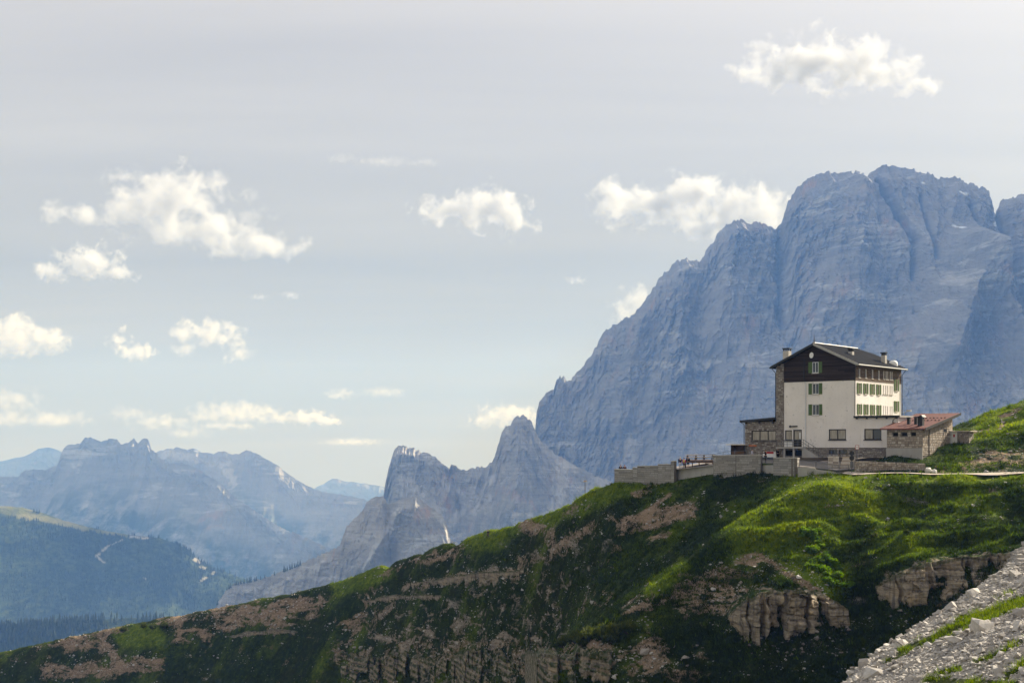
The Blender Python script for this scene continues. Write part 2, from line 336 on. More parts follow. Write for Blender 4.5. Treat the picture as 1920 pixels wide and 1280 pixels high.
mountain('mountain', [(-200, 900), (-60, 875), (0, 865), (30, 858), (47, 855), (60, 848), (72, 841), (90, 838), (105, 842), (118, 848), (160, 868), (260, 900), (400, 950)], 12800.0, M_far, -900.0, n=160, m=60, jag=0.6, lam=24, seed=71, top_slope=1.4, crag=0.05, rough=0.5, haze_scree=0.0, dfun=lambda p: -4.0 * (p - 60))
mountain('mountain', [(420, 980), (540, 940), (595, 912), (610, 905), (622, 897), (632, 897), (645, 902), (680, 905), (705, 909), (730, 916), (800, 922), (900, 918), (1000, 925), (1200, 930)], 12800.0, M_far, -900.0, n=220, m=60, jag=0.8, lam=24, seed=83, top_slope=1.4, crag=0.05, rough=0.5, haze_scree=0.0, dfun=lambda p: -4.0 * (p - 700))

# ---------------------------------------------------------------- wooded hills on the left
def hill_mat(name):
    t = NT(name, 0.95, 0.05); p = t.coord('geo')
    big = t.noise(p, 0.006, 5, 0.6); fine = t.noise(p, 0.06, 4, 0.6)
    c = t.ramp(fine, [(0.35, (0.022, 0.036, 0.018)), (0.6, (0.055, 0.075, 0.034)), (0.8, (0.085, 0.098, 0.045))])
    meadow = t.ramp(t.noise(p, 0.02, 4), [(0.4, (0.13, 0.14, 0.05)), (0.6, (0.20, 0.19, 0.09))])
    c = t.mix(t.attr('meadow'), c, meadow)
    c = t.mix(t.math('MULTIPLY', t.attr('scree'), t.rng(fine, 0.25, 0.5)), c, (0.30, 0.28, 0.25))
    t.col(c); t.bump(fine, 1.0, 6.0)
    return t.m
M_hill = hill_mat('wooded_slope')
def hill(name, sil, D, zbase, slope, n, m, seed, amp, lam, meadow=(), scree=()):
    px = np.linspace(sil[0][0], sil[-1][0], n); py = interp_sil(sil, px) - 0.8 * (2 * fbm(px / 14, px * 0, o=3, s=seed) - 1)
    X = (px - CX) / F * D; Z = (HY - py) / F * D; H = Z - zbase; pxm = D / F
    r = np.linspace(0, 1, m) ** 1.2
    XX = np.repeat(X[:, None], m, 1); drop = r[None] * H[:, None]
    RR = np.repeat(r[None], n, 0)
    fwd = drop / slope * (1.35 - 0.35 * sstep(0, 0.25, RR)) + sstep(0, 0.08, RR) * amp * (2 * fbm(XX / lam, drop / (lam * 1.4), o=5, s=seed + 2) - 1)
    PX = np.repeat(px[:, None], m, 1); PY = np.repeat(py[:, None], m, 1) + drop / pxm
    def blob(x0, y0, x1, y1, wd):
        tt = np.clip(((PX - x0) * (x1 - x0) + (PY - y0) * (y1 - y0)) / max((x1 - x0) ** 2 + (y1 - y0) ** 2, 1e-6), 0, 1)
        d = np.hypot(PX - (x0 + tt * (x1 - x0)), PY - (y0 + tt * (y1 - y0))) + wd * (fbm(PX / 9, PY / 9, o=3, s=seed + 40) - 0.5)
        return 1 - sstep(wd * 0.5, wd, d)
    me = np.zeros_like(XX); se = np.zeros_like(XX)
    for q in meadow: me = np.maximum(me, blob(*q))
    for q in scree: se = np.maximum(se, blob(*q))
    kb = 8; rb = np.linspace(1, 0, kb + 1)[:-1]
    Xb = np.repeat(X[:, None], kb, 1); Zb = Z[:, None] - rb[None] * H[:, None]; Yb = D + rb[None] * H[:, None] * 1.3 + 0 * Xb
    zb = np.zeros_like(Xb)
    V = np.stack([np.concatenate([Xb, XX], 1), np.concatenate([Yb, D - fwd], 1), np.concatenate([Zb, Z[:, None] - drop], 1)], -1)
    o = grid_mesh(name, V.reshape(-1, 3), n, m + kb, M_hill, {'meadow': np.concatenate([zb, me], 1), 'scree': np.concatenate([zb, se], 1)})
    tag(link(o), kind='structure')
    return V, np.concatenate([zb + 1, me], 1), np.concatenate([zb, se], 1), kb
SIL_HILL = [(-180, 925), (-60, 942), (0, 948), (40, 951), (80, 961), (120, 976), (160, 986), (210, 997), (260, 1004), (300, 1008), (330, 1019), (355, 1031), (370, 1046), (382, 1054), (400, 1064), (440, 1078), (480, 1092), (540, 1112), (640, 1150)]
hillA = hill('wooded_hill', SIL_HILL, 4700.0, -890.0, 0.62, 300, 200, 91, 100.0, 560.0,
    meadow=[(10, 955, 75, 968, 9), (75, 968, 160, 990, 6), (160, 990, 240, 1004, 4), (0, 950, 60, 954, 4)],
    scree=[(205, 1036, 215, 1020, 3), (215, 1020, 235, 1010, 2), (205, 1036, 222, 1046, 2), (245, 1005, 280, 1008, 3), (388, 1084, 394, 1079, 3), (402, 1073, 404, 1072, 3), (366, 1046, 376, 1054, 3), (380, 1061, 388, 1064, 2), (300, 1072, 303, 1074, 2), (0, 960, 6, 962, 3)])
SIL_NEAR = [(-220, 1190), (0, 1176), (100, 1166), (200, 1160), (250, 1158), (300, 1161), (345, 1174), (420, 1200), (560, 1270)]
hillB = hill('wooded_hill', SIL_NEAR, 2700.0, -560.0, 0.6, 200, 70, 97, 30.0, 260.0)

# valley floor out to the horizon
Mv = NT('valley_floor', 0.95, 0.05); pv = Mv.coord('geo')
Mv.col(Mv.ramp(Mv.noise(pv, 0.004, 6, 0.6), [(0.35, (0.03, 0.045, 0.02)), (0.6, (0.07, 0.08, 0.035)), (0.8, (0.16, 0.15, 0.10))]))
g = np.linspace(-1, 1, 90)
gx, gy = np.meshgrid(g * 9400.0, 7600.0 + g * 7800.0, indexing='ij')
vf = grid_mesh('valley_floor', np.stack([gx, gy, -905 + 25 * (fbm(gx / 900, gy / 900, o=3, s=4) - 0.5)], -1).reshape(-1, 3), 90, 90, Mv.m)
tag(link(vf), kind='structure')
# ---------------------------------------------------------------- the near hillside: a height field through surveyed points
CP = []
def cp(px, py, Y): CP.append(P(px, py, Y))
def chain(px, py, Y, steps):
    """from a crest point down the fall line: each step is (px, py, gradient)"""
    cp(px, py, Y); z = (HY - py) / F * Y
    for (qx, qy, t) in steps:
        k = (qy - HY) / F; Y1 = (t * Y - z) / (k + t); cp(qx, qy, Y1); Y, z = Y1, -k * Y1
def behind(px, py, Y, d, drop):
    x, y, z = P(px, py, Y); CP.append((x * (Y + d) / Y, Y + d, z - drop))
CREST = [(-300, 1302, 480), (-120, 1250, 440), (0, 1222, 420), (120, 1196, 405), (250, 1169, 390), (400, 1140, 372), (560, 1108, 350), (640, 1088, 338), (700, 1065, 328),
         (800, 1031, 304), (900, 1000, 280), (960, 986, 263), (1040, 958, 241), (1100, 926, 223)]
for c in CREST: behind(*c, 45, 26)
_c = np.array(CREST, float)
for px in list(np.arange(-280, 880, 32.0)) + list(np.arange(880, 1110, 11.0)):                # the crest itself, closely sampled, falling away behind
    py, Y = np.interp(px, _c[:, 0], _c[:, 1]), np.interp(px, _c[:, 0], _c[:, 2]); cp(px, py, Y); behind(px, py, Y, 10, 4.5)
chain(-300, 1302, 480, [(-300, 1400, .6)])
chain(-120, 1250, 440, [(-120, 1330, .6)])
chain(0, 1222, 420, [(0, 1245, .35), (0, 1290, .7), (0, 1370, .7)])
chain(120, 1196, 405, [(120, 1212, .3), (120, 1270, .7), (120, 1340, .7)])
chain(250, 1169, 390, [(250, 1190, .28), (250, 1215, .35), (250, 1265, .9), (250, 1340, .7)])
chain(400, 1140, 372, [(400, 1165, .32), (400, 1200, .9), (400, 1270, .8), (400, 1350, .7)])
chain(560, 1108, 350, [(560, 1130, .35), (560, 1190, .85), (560, 1280, .75), (560, 1350, .7)])
chain(700, 1065, 328, [(700, 1092, .4), (690, 1150, .8), (690, 1225, .75), (690, 1285, 1.3), (690, 1350, .8)])
chain(830, 1021, 297, [(830, 1045, .35), (830, 1100, .75), (830, 1180, .75), (830, 1228, .8), (830, 1288, 1.4), (830, 1350, .8)])
chain(915, 996, 276, [(915, 1012, .18), (915, 1025, .6), (930, 1090, .75)])
chain(1000, 972, 252, [(1000, 1000, .45), (1000, 1080, .75), (1000, 1170, .72), (1000, 1228, .8), (1000, 1290, 1.4)])
chain(1100, 926, 223, [(1100, 960, .55), (1100, 1040, .72), (1100, 1110, .65)])
chain(1150, 906, 208, [(1150, 960, .62), (1150, 1040, .66), (1130, 1120, .62)])
chain(1264, 905, 197, [(1264, 960, .58), (1250, 1040, .6), (1200, 1090, .6)])
chain(1337, 894, 190.5, [(1337, 950, .5), (1320, 1000, .58), (1290, 1050, .58)])
chain(1426, 892, 185.5, [(1420, 930, .4), (1400, 960, .5)])
# central spur coming towards the viewer
for q in [(1489, 894, 180), (1500, 922, 170.5), (1480, 952, 167), (1440, 985, 164), (1400, 1000, 162.5), (1350, 1025, 163), (1300, 1070, 161), (1240, 1110, 160), (1190, 1145, 159.5), (1140, 1195, 159.5), (1100, 1225, 160),
          (1350, 1000, 170), (1250, 1080, 168.5), (1180, 1130, 168), (1110, 1185, 169),
          (1500, 990, 162.5), (1560, 922, 167.5), (1540, 985, 162.5), (1430, 1040, 159.5), (1480, 1060, 156.5), (1400, 1095, 155.5), (1480, 1095, 153.2), (1540, 1090, 153.5), (1580, 1125, 151),
          (1330, 1120, 156.5), (1250, 1170, 156), (1200, 1215, 155.5), (1320, 1200, 152), (1420, 1215, 147.5), (1500, 1200, 146.5), (1580, 1170, 148), (1250, 1270, 151), (1400, 1275, 145), (1520, 1270, 143),
          (1120, 1255, 156.5), (1180, 1290, 152)]: cp(*q)
# right-hand bank, gully and rim
for q in [(1575, 889, 177.2), (1640, 891, 173.5), (1700, 892, 171.5), (1800, 893, 169), (1920, 894, 167), (2100, 896, 163), (2350, 900, 158),
          (1650, 930, 168), (1720, 950, 164.5), (1800, 960, 162), (1900, 960, 160.5), (1640, 990, 162), (1720, 1010, 157), (1820, 1005, 156), (1910, 1000, 155), (1600, 1040, 157.5), (1620, 1090, 153), (1580, 1000, 163), (1560, 1060, 157),
          (1660, 1080, 150.5), (1750, 1045, 151), (1860, 1030, 151), (1950, 1020, 151), (1680, 1150, 145.5), (1790, 1135, 144.5), (1870, 1090, 145), (1950, 1060, 145),
          (1620, 1150, 149), (1620, 1210, 145), (1700, 1240, 139), (1850, 1200, 137), (1600, 1290, 140), (1950, 1150, 139), (2100, 1060, 145), (2150, 970, 155)]: cp(*q)
# plateau under the buildings and the knoll on the right
for q in [(1290, 896, 208), (1400, 886, 202), (1500, 878, 200), (1600, 858, 200), (1660, 853, 183), (1700, 864, 179), (1640, 871, 178.4), (1735, 871, 177.8), (1735, 850, 183), (1765, 838, 184), (1795, 832, 186),
          (1850, 815, 188), (1920, 790, 190), (1980, 770, 191), (1780, 873, 177), (1850, 864, 178), (1920, 862, 177.5), (2000, 845, 178), (1604, 887, 176.2), (1640, 888, 175.4), (1700, 889, 173.9), (1760, 889.5, 172.8), (1840, 890.5, 171.3), (1930, 891, 169.6), (2050, 892, 167),
          (1800, 800, 212), (1850, 776, 215), (1880, 766, 217), (1920, 752, 219), (2000, 725, 222), (2150, 690, 226), (1830, 822, 200), (1900, 800, 202), (1700, 842, 215), (1780, 812, 214)]: cp(*q)
for (px, py, Y) in [(1150, 910, 218), (1290, 895, 230), (1450, 880, 238), (1600, 862, 240), (1720, 838, 240), (1800, 800, 225), (1920, 752, 232), (2100, 700, 245)]: behind(px, py, Y, 40, 22)
for (px, py, Y) in [(1125, 916, 217), (1125, 925, 226), (1140, 918, 224), (1140, 911, 217), (1152, 909, 219), (1150, 908, 213), (1150, 914, 223), (1180, 906, 213), (1220, 904, 206), (1180, 907, 205.2), (1180, 907, 209), (1208, 907, 202.6), (1235, 906, 199.9), (1245, 904, 203), (1300, 899.5, 194), (1380, 893.5, 188), (1455, 894, 183), (1520, 893.5, 178.6), (1200, 905, 226), (1264, 899, 230), (1350, 893, 236), (1450, 886, 240), (1560, 878, 244)]: cp(px, py, Y)
CP += [(0, 118, -40), (40, 112, -31), (-70, 150, -55), (20, 90, -38), (70, 100, -22), (-150, 260, -80), (95, 120, -14), (-220, 330, -95)]
CP = np.array(CP)
_ctr = CP[:, :2].copy(); _s = 60.0
def _tps_k(a, b):
    d2 = ((a[:, None, 0] - b[None, :, 0]) ** 2 + (a[:, None, 1] - b[None, :, 1]) ** 2) / _s ** 2
    return 0.5 * d2 * np.log(d2 + 1e-12)
_n = len(CP); _A = np.zeros((_n + 3, _n + 3)); _A[:_n, :_n] = _tps_k(_ctr, _ctr) + 2e-4 * np.eye(_n)
_A[:_n, _n] = 1; _A[:_n, _n + 1:] = _ctr / _s; _A[_n, :_n] = 1; _A[_n + 1:, :_n] = (_ctr / _s).T
_w = np.linalg.solve(_A, np.concatenate([CP[:, 2], np.zeros(3)]))
def H0(x, y):
    x = np.asarray(x, float); sh = x.shape; q = np.stack([x.ravel(), np.asarray(y, float).ravel()], 1); out = np.empty(len(q))
    for i in range(0, len(q), 20000):
        b = q[i:i + 20000]; out[i:i + 20000] = _tps_k(b, _ctr) @ _w[:_n] + _w[_n] + (b / _s) @ _w[_n + 1:]
    return out.reshape(sh)
# paved terrace in front of the houses: lofted between its outer edge and the line of the facades
T_FRONT = [(1152, 208.6, -4.0), (1264, 197.6, -3.0), (1337, 191.2, -2.3), (1426, 186.4, -1.95), (1450, 184.5, -1.95), (1489, 181, -2.3), (1575, 178.4, -2.75), (1604, 178.2, -2.55), (1668, 181, -1.0)]
T_BACK = [(1152, 224, -4.0), (1264, 222, -2.9), (1337, 219, -1.9), (1390, 214, -1.35), (1420, 208, -1.3), (1456, 203, -1.28), (1560, 199, -1.28), (1640, 198, -1.2), (1715, 198, -0.9)]
def w3(px, Y, z): return ((px - CX) / F * Y, Y, z)
def loft(front, back, nu, nv):
    def res(pl):
        a = np.array([w3(*p) for p in pl]); d = np.concatenate([[0], np.cumsum(np.hypot(*np.diff(a[:, :2], axis=0).T))]); t = np.arange(len(a)) / (len(a) - 1)
        u = np.linspace(0, 1, nu); return np.stack([np.interp(u, t, a[:, k]) for k in range(3)], 1)
    A, B = res(front), res(back); v = np.linspace(0, 1, nv)[None, :, None]
    return (A[:, None] * (1 - v) + B[:, None] * v)
T_GRID = loft(T_FRONT, T_BACK, 65, 24)
def inside_poly(x, y, poly):
    r = np.zeros(x.shape, bool); n = len(poly)
    for i in range(n):
        x0, y0 = poly[i]; x1, y1 = poly[(i + 1) % n]
        c = ((y0 > y) != (y1 > y)) & (x < (x1 - x0) * (y - y0) / (y1 - y0 + 1e-12) + x0); r ^= c
    return r
T_POLY = [w3(*p)[:2] for p in T_FRONT] + [w3(*p)[:2] for p in T_BACK[::-1]]
def terrace_z(x, y):
    g = T_GRID.reshape(-1, 3); x = np.atleast_1d(np.asarray(x, float)); y = np.atleast_1d(np.asarray(y, float))
    d = (x[:, None] - g[None, :, 0]) ** 2 + (y[:, None] - g[None, :, 1]) ** 2; w = 1 / (d + 0.05) ** 2
    return (w * g[None, :, 2]).sum(1) / w.sum(1)
# bare earth and stony ground: strips (x0, y0, x1, y1, width, strength) read off the photograph, then fixed to the slope
SOIL = [(60, 1218, 240, 1176, 7, .8), (130, 1207, 165, 1202, 15, 1.), (90, 1262, 300, 1245, 17, .95), (190, 1190, 215, 1240, 16, .9), (300, 1168, 480, 1138, 12, .9), (330, 1195, 500, 1160, 14, .8), (430, 1160, 590, 1128, 19, 1.), (500, 1175, 590, 1150, 10, .6),
        (840, 1084, 985, 1072, 10, 1.), (760, 1098, 850, 1088, 6, .8), (700, 1085, 850, 1020, 6, .55), (830, 1032, 870, 1024, 6, .8), (790, 1050, 860, 1042, 9, .8), (985, 985, 1030, 1005, 17, .95), (1040, 1030, 1110, 985, 13, .9), (975, 1050, 1060, 1040, 10, .7),
        (1175, 985, 1290, 958, 20, 1.), (1205, 965, 1255, 925, 7, .8), (1190, 925, 1225, 914, 9, .7), (1215, 1015, 1255, 1000, 9, .8), (1110, 985, 1150, 975, 8, .6), (1040, 965, 1110, 945, 9, .45), (1000, 1075, 1060, 1070, 4, .7),
        (620, 1180, 720, 1150, 14, .62), (700, 1160, 1000, 1200, 55, .40), (900, 1120, 1060, 1100, 30, .40), (1000, 1160, 1120, 1120, 26, .46), (640, 1220, 1000, 1215, 30, .58), (960, 1260, 1130, 1210, 24, .7), (1130, 1240, 1300, 1262, 20, .65),
        (1180, 1140, 1420, 1050, 20, .72), (1200, 1180, 1240, 1240, 26, .75), (1290, 1120, 1400, 1120, 40, .50), (1440, 1052, 1475, 1072, 9, 1.), (1475, 1072, 1535, 1112, 13, 1.05), (1380, 1065, 1450, 1090, 18, .7), (1300, 1220, 1330, 1250, 14, .6),
        (1420, 903, 1445, 900, 4, .6), (1520, 895, 1560, 893, 4, .5), (1830, 868, 1915, 862, 20, .72), (1800, 868, 1812, 885, 4, .8), (1845, 775, 1862, 772, 6, .9), (1880, 795, 1872, 806, 5, .9), (1878, 782, 1915, 765, 6, .8), (1800, 815, 1850, 806, 10, .7), (1800, 886, 1920, 882, 5, .5), (1740, 1265, 1600, 1275, 12, .6), (1880, 890, 1920, 889, 3, .6)]
LIT_TURF = [(1560, 910, 1520, 960, 50, .9), (1400, 1000, 1520, 985, 32, .8), (1590, 960, 1850, 955, 26, .55), (1660, 1020, 1860, 1010, 22, .6), (1500, 1050, 1560, 1100, 25, .6), (1180, 910, 960, 985, 16, .9), (880, 1005, 930, 1012, 14, 1.), (640, 1095, 720, 1070, 14, .8), (230, 1190, 290, 1192, 12, 1.),
        (1740, 830, 1920, 795, 9, .9), (1600, 896, 1920, 897, 6, .8), (1840, 790, 1920, 760, 15, .8), (1280, 1060, 1220, 1110, 10, .8)]  # strips where sunlight falls, painted as brighter turf
def strips(PX, PY, lst):
    r = np.zeros(PX.shape)
    for (x0, y0, x1, y1, wd, st) in lst:
        tt = np.clip(((PX - x0) * (x1 - x0) + (PY - y0) * (y1 - y0)) / ((x1 - x0) ** 2 + (y1 - y0) ** 2), 0, 1)
        d = np.hypot(PX - (x0 + tt * (x1 - x0)), PY - (y0 + tt * (y1 - y0)))
        r = np.maximum(r, st * (1 - sstep(wd * 0.35, wd * 1.5, d)))
    return r
def H(x, y, detail=True):
    x = np.asarray(x, float); y = np.asarray(y, float)
    z = H0(x, y)
    m = inside_poly(x, y, T_POLY)
    PX = CX + F * x / y; PY = HY - F * z / y
    so = strips(PX, PY, SOIL)
    flat = 1 - 0.85 * (m | ((PX > 1590) & (PX < 1745) & (y > 173.5) & (y < 200))).astype(float)
    z = z + flat * (0.8 * (fbm(x / 13, y / 13, o=4, s=301) - 0.5) + 0.55 * (fbm(x / 2.6, y / 2.6, o=4, s=302) - 0.5))
    hum = sstep(1380, 1520, PX) * (1 - sstep(165, 172, y)) + 0.12
    z = z + flat * hum * (2.9 * (fbm(x / 9.5, y / 3.0, o=3, s=305) - 0.5) + 0.9 * (ridged(x / 5.0, y / 3.2, o=3, s=306) - 0.55))
    # little steps worn across the fall line, rough broken ground where it is bare
    zz = z + 0.25 * fbm(x / 4, y / 4, o=2, s=303)
    z = z + flat * 0.22 * (2 * np.abs((zz / 1.05) % 1 - 0.5) - 0.5) * (0.4 + 0.6 * so)
    z = z + flat * so * (0.85 * (ridged(x / 1.7, y / 1.7, z / 1.2, o=4, s=304) - 0.55))
    if m.any(): z[m] = np.minimum(z[m], terrace_z(x[m], y[m]) - 0.55)
    return z
nu_t = 700
Yt = np.concatenate([np.arange(86, 136, 1.0), np.arange(136, 225, 0.30), np.arange(225, 345, 0.55), np.arange(345, 540, 1.3)])
Ut = np.linspace(-0.50, 0.50, nu_t)
TU, TY = np.meshgrid(Ut, Yt, indexing='ij'); TX = TU * TY
TZ = H(TX.ravel(), TY.ravel()).reshape(TX.shape)
PXt = CX + F * TX / TY; PYt = HY - F * TZ / TY
soil = strips(PXt, PYt, SOIL)
lit_turf = strips(PXt, PYt, [(a, b, c, d, w * 1.5, st) for a, b, c, d, w, st in LIT_TURF])      # sunlit look put into the turf colour, brighter than the heath around
lit_turf = np.clip(.14 + .82 * lit_turf + .9 * (fbm(TX / 7, TY / 5, o=4, s=93) - .5), 0, 1)
dz = np.hypot(np.gradient(TZ, axis=1) / np.gradient(TY, axis=1), np.gradient(TZ, axis=0) / (np.gradient(TX, axis=0) + 1e-9) * 0.7)
steep = sstep(1.35, 2.0, dz)
t = NT('alpine_turf', 0.95, 0.06); p = t.coord('geo')
n1 = t.noise(p, 0.11, 5, 0.6); n2 = t.noise(p, 0.9, 5, 0.65); n3 = t.noise(p, 5.0, 3, 0.6); n4 = t.noise(t.mapv(p, (0.5, 0.5, 2.6)), 1.0, 5, 0.65)
n5 = t.noise(t.mapv(p, (0.13, 0.16, 0.42), (0, 0, 0.5)), 1.0, 9, 0.66, 0.8)
grass = t.ramp(n2, [(0.30, (0.006, 0.011, 0.003)), (0.48, (0.015, 0.028, 0.005)), (0.62, (0.032, 0.050, 0.008)), (0.80, (0.070, 0.080, 0.015))])
grass = t.mix(t.rng(n1, 0.45, 0.68, 0, 0.5), grass, (0.030, 0.029, 0.010))
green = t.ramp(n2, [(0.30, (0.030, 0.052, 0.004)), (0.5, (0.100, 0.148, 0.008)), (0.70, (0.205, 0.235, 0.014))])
grass = t.mix(t.rng(t.math('ADD', t.attr('lit_turf'), t.math('MULTIPLY', t.math('SUBTRACT', n1, 0.5), 0.8)), 0.15, 0.65, 0, 0.95), grass, green)  # brighter green painted in where the sun catches the slope
earth = t.ramp(n4, [(0.28, (0.095, 0.062, 0.042)), (0.5, (0.235, 0.165, 0.115)), (0.72, (0.42, 0.325, 0.245))])
earth = t.mix(t.rng(n5, 0.42, 0.62, 0, 0.65), earth, (0.29, 0.21, 0.135))
earth = t.mix(t.rng(n3, 0.60, 0.72, 0, 0.75), earth, (0.42, 0.38, 0.33))
earth = t.mix(t.rng(n2, 0.52, 0.66, 0, 0.8), earth, (0.055, 0.050, 0.028))
f = t.math('ADD', t.attr('soil'), t.math('ADD', t.math('MULTIPLY', t.math('SUBTRACT', n5, 0.5), 4.4), t.math('MULTIPLY', t.math('SUBTRACT', n2, 0.5), 1.8)))
c = t.mix(t.rng(f, 0.58, 0.82), grass, earth)
rockc = t.ramp(n4, [(0.3, (0.14, 0.12, 0.10)), (0.6, (0.32, 0.285, 0.235)), (0.75, (0.42, 0.38, 0.33))])
c = t.mix(t.math('MULTIPLY', t.attr('steep'), t.rng(n5, 0.54, 0.62, 0, 0.8)), c, rockc)
t.col(c)
t.bump(t.math('ADD', t.math('MULTIPLY', n2, 1.0), t.math('MULTIPLY', n3, 0.5)), 1.0, 0.45)
M_turf = t.m
hs = grid_mesh('hillside', np.stack([TX, TY, TZ], -1).reshape(-1, 3), nu_t, len(Yt), M_turf, {'soil': soil, 'lit_turf': lit_turf, 'steep': steep})
tag(link(hs), kind='structure')
def hit(px, py, y0=100.0, y1=500.0):
    """where the line of sight through a photo pixel first meets the hillside"""
    u = (px - CX) / F; k = (HY - py) / F; i = np.clip((u - Ut[0]) / (Ut[1] - Ut[0]), 0, nu_t - 1.001); i0 = int(i); a = i - i0
    zc = TZ[i0] * (1 - a) + TZ[i0 + 1] * a; over = (zc > k * Yt) & (Yt > y0) & (Yt < y1)
    j = int(np.argmax(over)) if over.any() else None
    return None if j is None else (u * Yt[j], float(Yt[j]), float(zc[j]))
def ground(x, y):
    u = x / y; i = min(max((u - Ut[0]) / (Ut[1] - Ut[0]), 0), nu_t - 1.001); i0 = int(i); a = i - i0
    return float(np.interp(y, Yt, TZ[i0]) * (1 - a) + np.interp(y, Yt, TZ[i0 + 1]) * a)
# ---------------------------------------------------------------- building kit
class MB:
    def __init__(s): s.v, s.f, s.t = [], [], []
    def add(s, vs, fs, tint=0.5):
        b = len(s.v); s.v += [tuple(q) for q in vs]; s.f += [tuple(b + i for i in q) for q in fs]; s.t += [tint] * len(vs); return s
    def box(s, x0, x1, y0, y1, z0, z1, tint=0.5):
        v = [(x, y, z) for x in (x0, x1) for y in (y0, y1) for z in (z0, z1)]
        return s.add(v, [(0, 1, 3, 2), (4, 6, 7, 5), (0, 4, 5, 1), (2, 3, 7, 6), (0, 2, 6, 4), (1, 5, 7, 3)], tint)
    def bar(s, a, b, w, h=None, tint=0.5):           # square bar between two points
        a, b = Vector(a), Vector(b); d = (b - a).normalized(); h = h or w
        up = Vector((0, 0, 1)) if abs(d.z) < 0.95 else Vector((1, 0, 0)); sd = d.cross(up).normalized(); up = sd.cross(d)
        v = [p + sd * i * w / 2 + up * j * h / 2 for p in (a, b) for i, j in ((-1, -1), (1, -1), (1, 1), (-1, 1))]
        return s.add(v, [(3, 2, 1, 0), (4, 5, 6, 7), (0, 1, 5, 4), (1, 2, 6, 5), (2, 3, 7, 6), (3, 0, 4, 7)], tint)
    def tube(s, pts, r, n=8, tint=0.5, taper=None):
        pts = [Vector(p) for p in pts]; b = len(s.v); vs, fs = [], []
        for i, p in enumerate(pts):
            d = (pts[min(i + 1, len(pts) - 1)] - pts[max(i - 1, 0)]).normalized()
            up = Vector((0, 0, 1)) if abs(d.z) < 0.95 else Vector((1, 0, 0)); sd = d.cross(up).normalized(); up = sd.cross(d)
            rr = r if taper is None else taper[i]
            vs += [p + (sd * math.cos(k * 2 * math.pi / n) + up * math.sin(k * 2 * math.pi / n)) * rr for k in range(n)]
        for i in range(len(pts) - 1):
            fs += [(i * n + k, i * n + (k + 1) % n, (i + 1) * n + (k + 1) % n, (i + 1) * n + k) for k in range(n)]
        fs += [tuple(range(n - 1, -1, -1)), tuple((len(pts) - 1) * n + k for k in range(n))]
        return s.add(vs, fs, tint)
    def poly(s, pts, dz, tint=0.5):                  # polygon with thickness downwards
        n = len(pts); v = [tuple(p) for p in pts] + [(p[0], p[1], p[2] - dz) for p in pts]
        return s.add(v, [tuple(range(n)), tuple(range(2 * n - 1, n - 1, -1))] + [(i, i + n, (i + 1) % n + n, (i + 1) % n) for i in range(n)], tint)
    def disc(s, c, nrm, r, th, n=16, squash=1.0):
        c, d = Vector(c), Vector(nrm).normalized(); up = Vector((0, 0, 1)) if abs(d.z) < 0.95 else Vector((1, 0, 0)); sd = d.cross(up).normalized(); up = sd.cross(d)
        ring = [sd * math.cos(k * 2 * math.pi / n) * r + up * math.sin(k * 2 * math.pi / n) * r * squash for k in range(n)]
        v = [c + q - d * th / 2 for q in ring] + [c + q + d * th / 2 for q in ring]
        return s.add(v, [tuple(range(n - 1, -1, -1)), tuple(range(n, 2 * n))] + [(k, (k + 1) % n, (k + 1) % n + n, k + n) for k in range(n)])
    def mesh(s, name, mat, smooth=False):
        me = bpy.data.meshes.new(name); me.from_pydata(s.v, [], s.f); me.update()
        bm = bmesh.new(); bm.from_mesh(me); bmesh.ops.recalc_face_normals(bm, faces=bm.faces); bm.to_mesh(me); bm.free()
        if smooth: me.polygons.foreach_set('use_smooth', [True] * len(me.polygons))
        at = me.attributes.new('tint', 'FLOAT', 'POINT'); at.data.foreach_set('value', s.t)
        me.materials.append(mat); return me
    def build(s, name, mat, parent=None, smooth=False, kind=None):
        o = bpy.data.objects.new(name, s.mesh(name, mat, smooth)); link(o, parent)
        if kind: o['kind'] = kind
        return o
def empty(name, loc, rz=0.0):
    o = bpy.data.objects.new(name, None); o.empty_display_size = 0.3; o.location = loc; o.rotation_euler = (0, 0, rz); return link(o)
def inst(mesh, name, parent, loc=(0, 0, 0), rz=0.0, scale=None):
    o = bpy.data.objects.new(name, mesh); o.location = loc; o.rotation_euler = (0, 0, rz)
    if scale: o.scale = scale
    return link(o, parent)

def simple(name, c, rough=0.8, spec=0.2, metal=0.0, var=0.18, scale=2.0, bump=0.0, stretch=(1, 1, 1)):
    t = NT(name, rough, spec); t.b.inputs['Metallic'].default_value = metal
    n = t.noise(t.mapv(t.coord('obj'), stretch), scale, 5, 0.6)
    lo = tuple(q * (1 - var) for q in c); hi = tuple(min(1, q * (1 + var)) for q in c)
    t.col(t.ramp(n, [(0.3, lo), (0.7, hi)]))
    if bump: t.bump(n, 1.0, bump)
    return t.m
def stone_mat(name, cols, rough=0.9):
    t = NT(name, rough, 0.1); a = t.attr('tint'); p = t.coord('obj')
    c = t.ramp(a, [(i / (len(cols) - 1), q) for i, q in enumerate(cols)])
    n = t.noise(p, 4.0, 4, 0.6); c = t.mix(t.rng(n, 0.3, 0.7, 0, 0.45), c, (cols[0][0] * .6, cols[0][1] * .6, cols[0][2] * .6))
    t.col(c); t.bump(n, 0.8, 0.03); return t.m
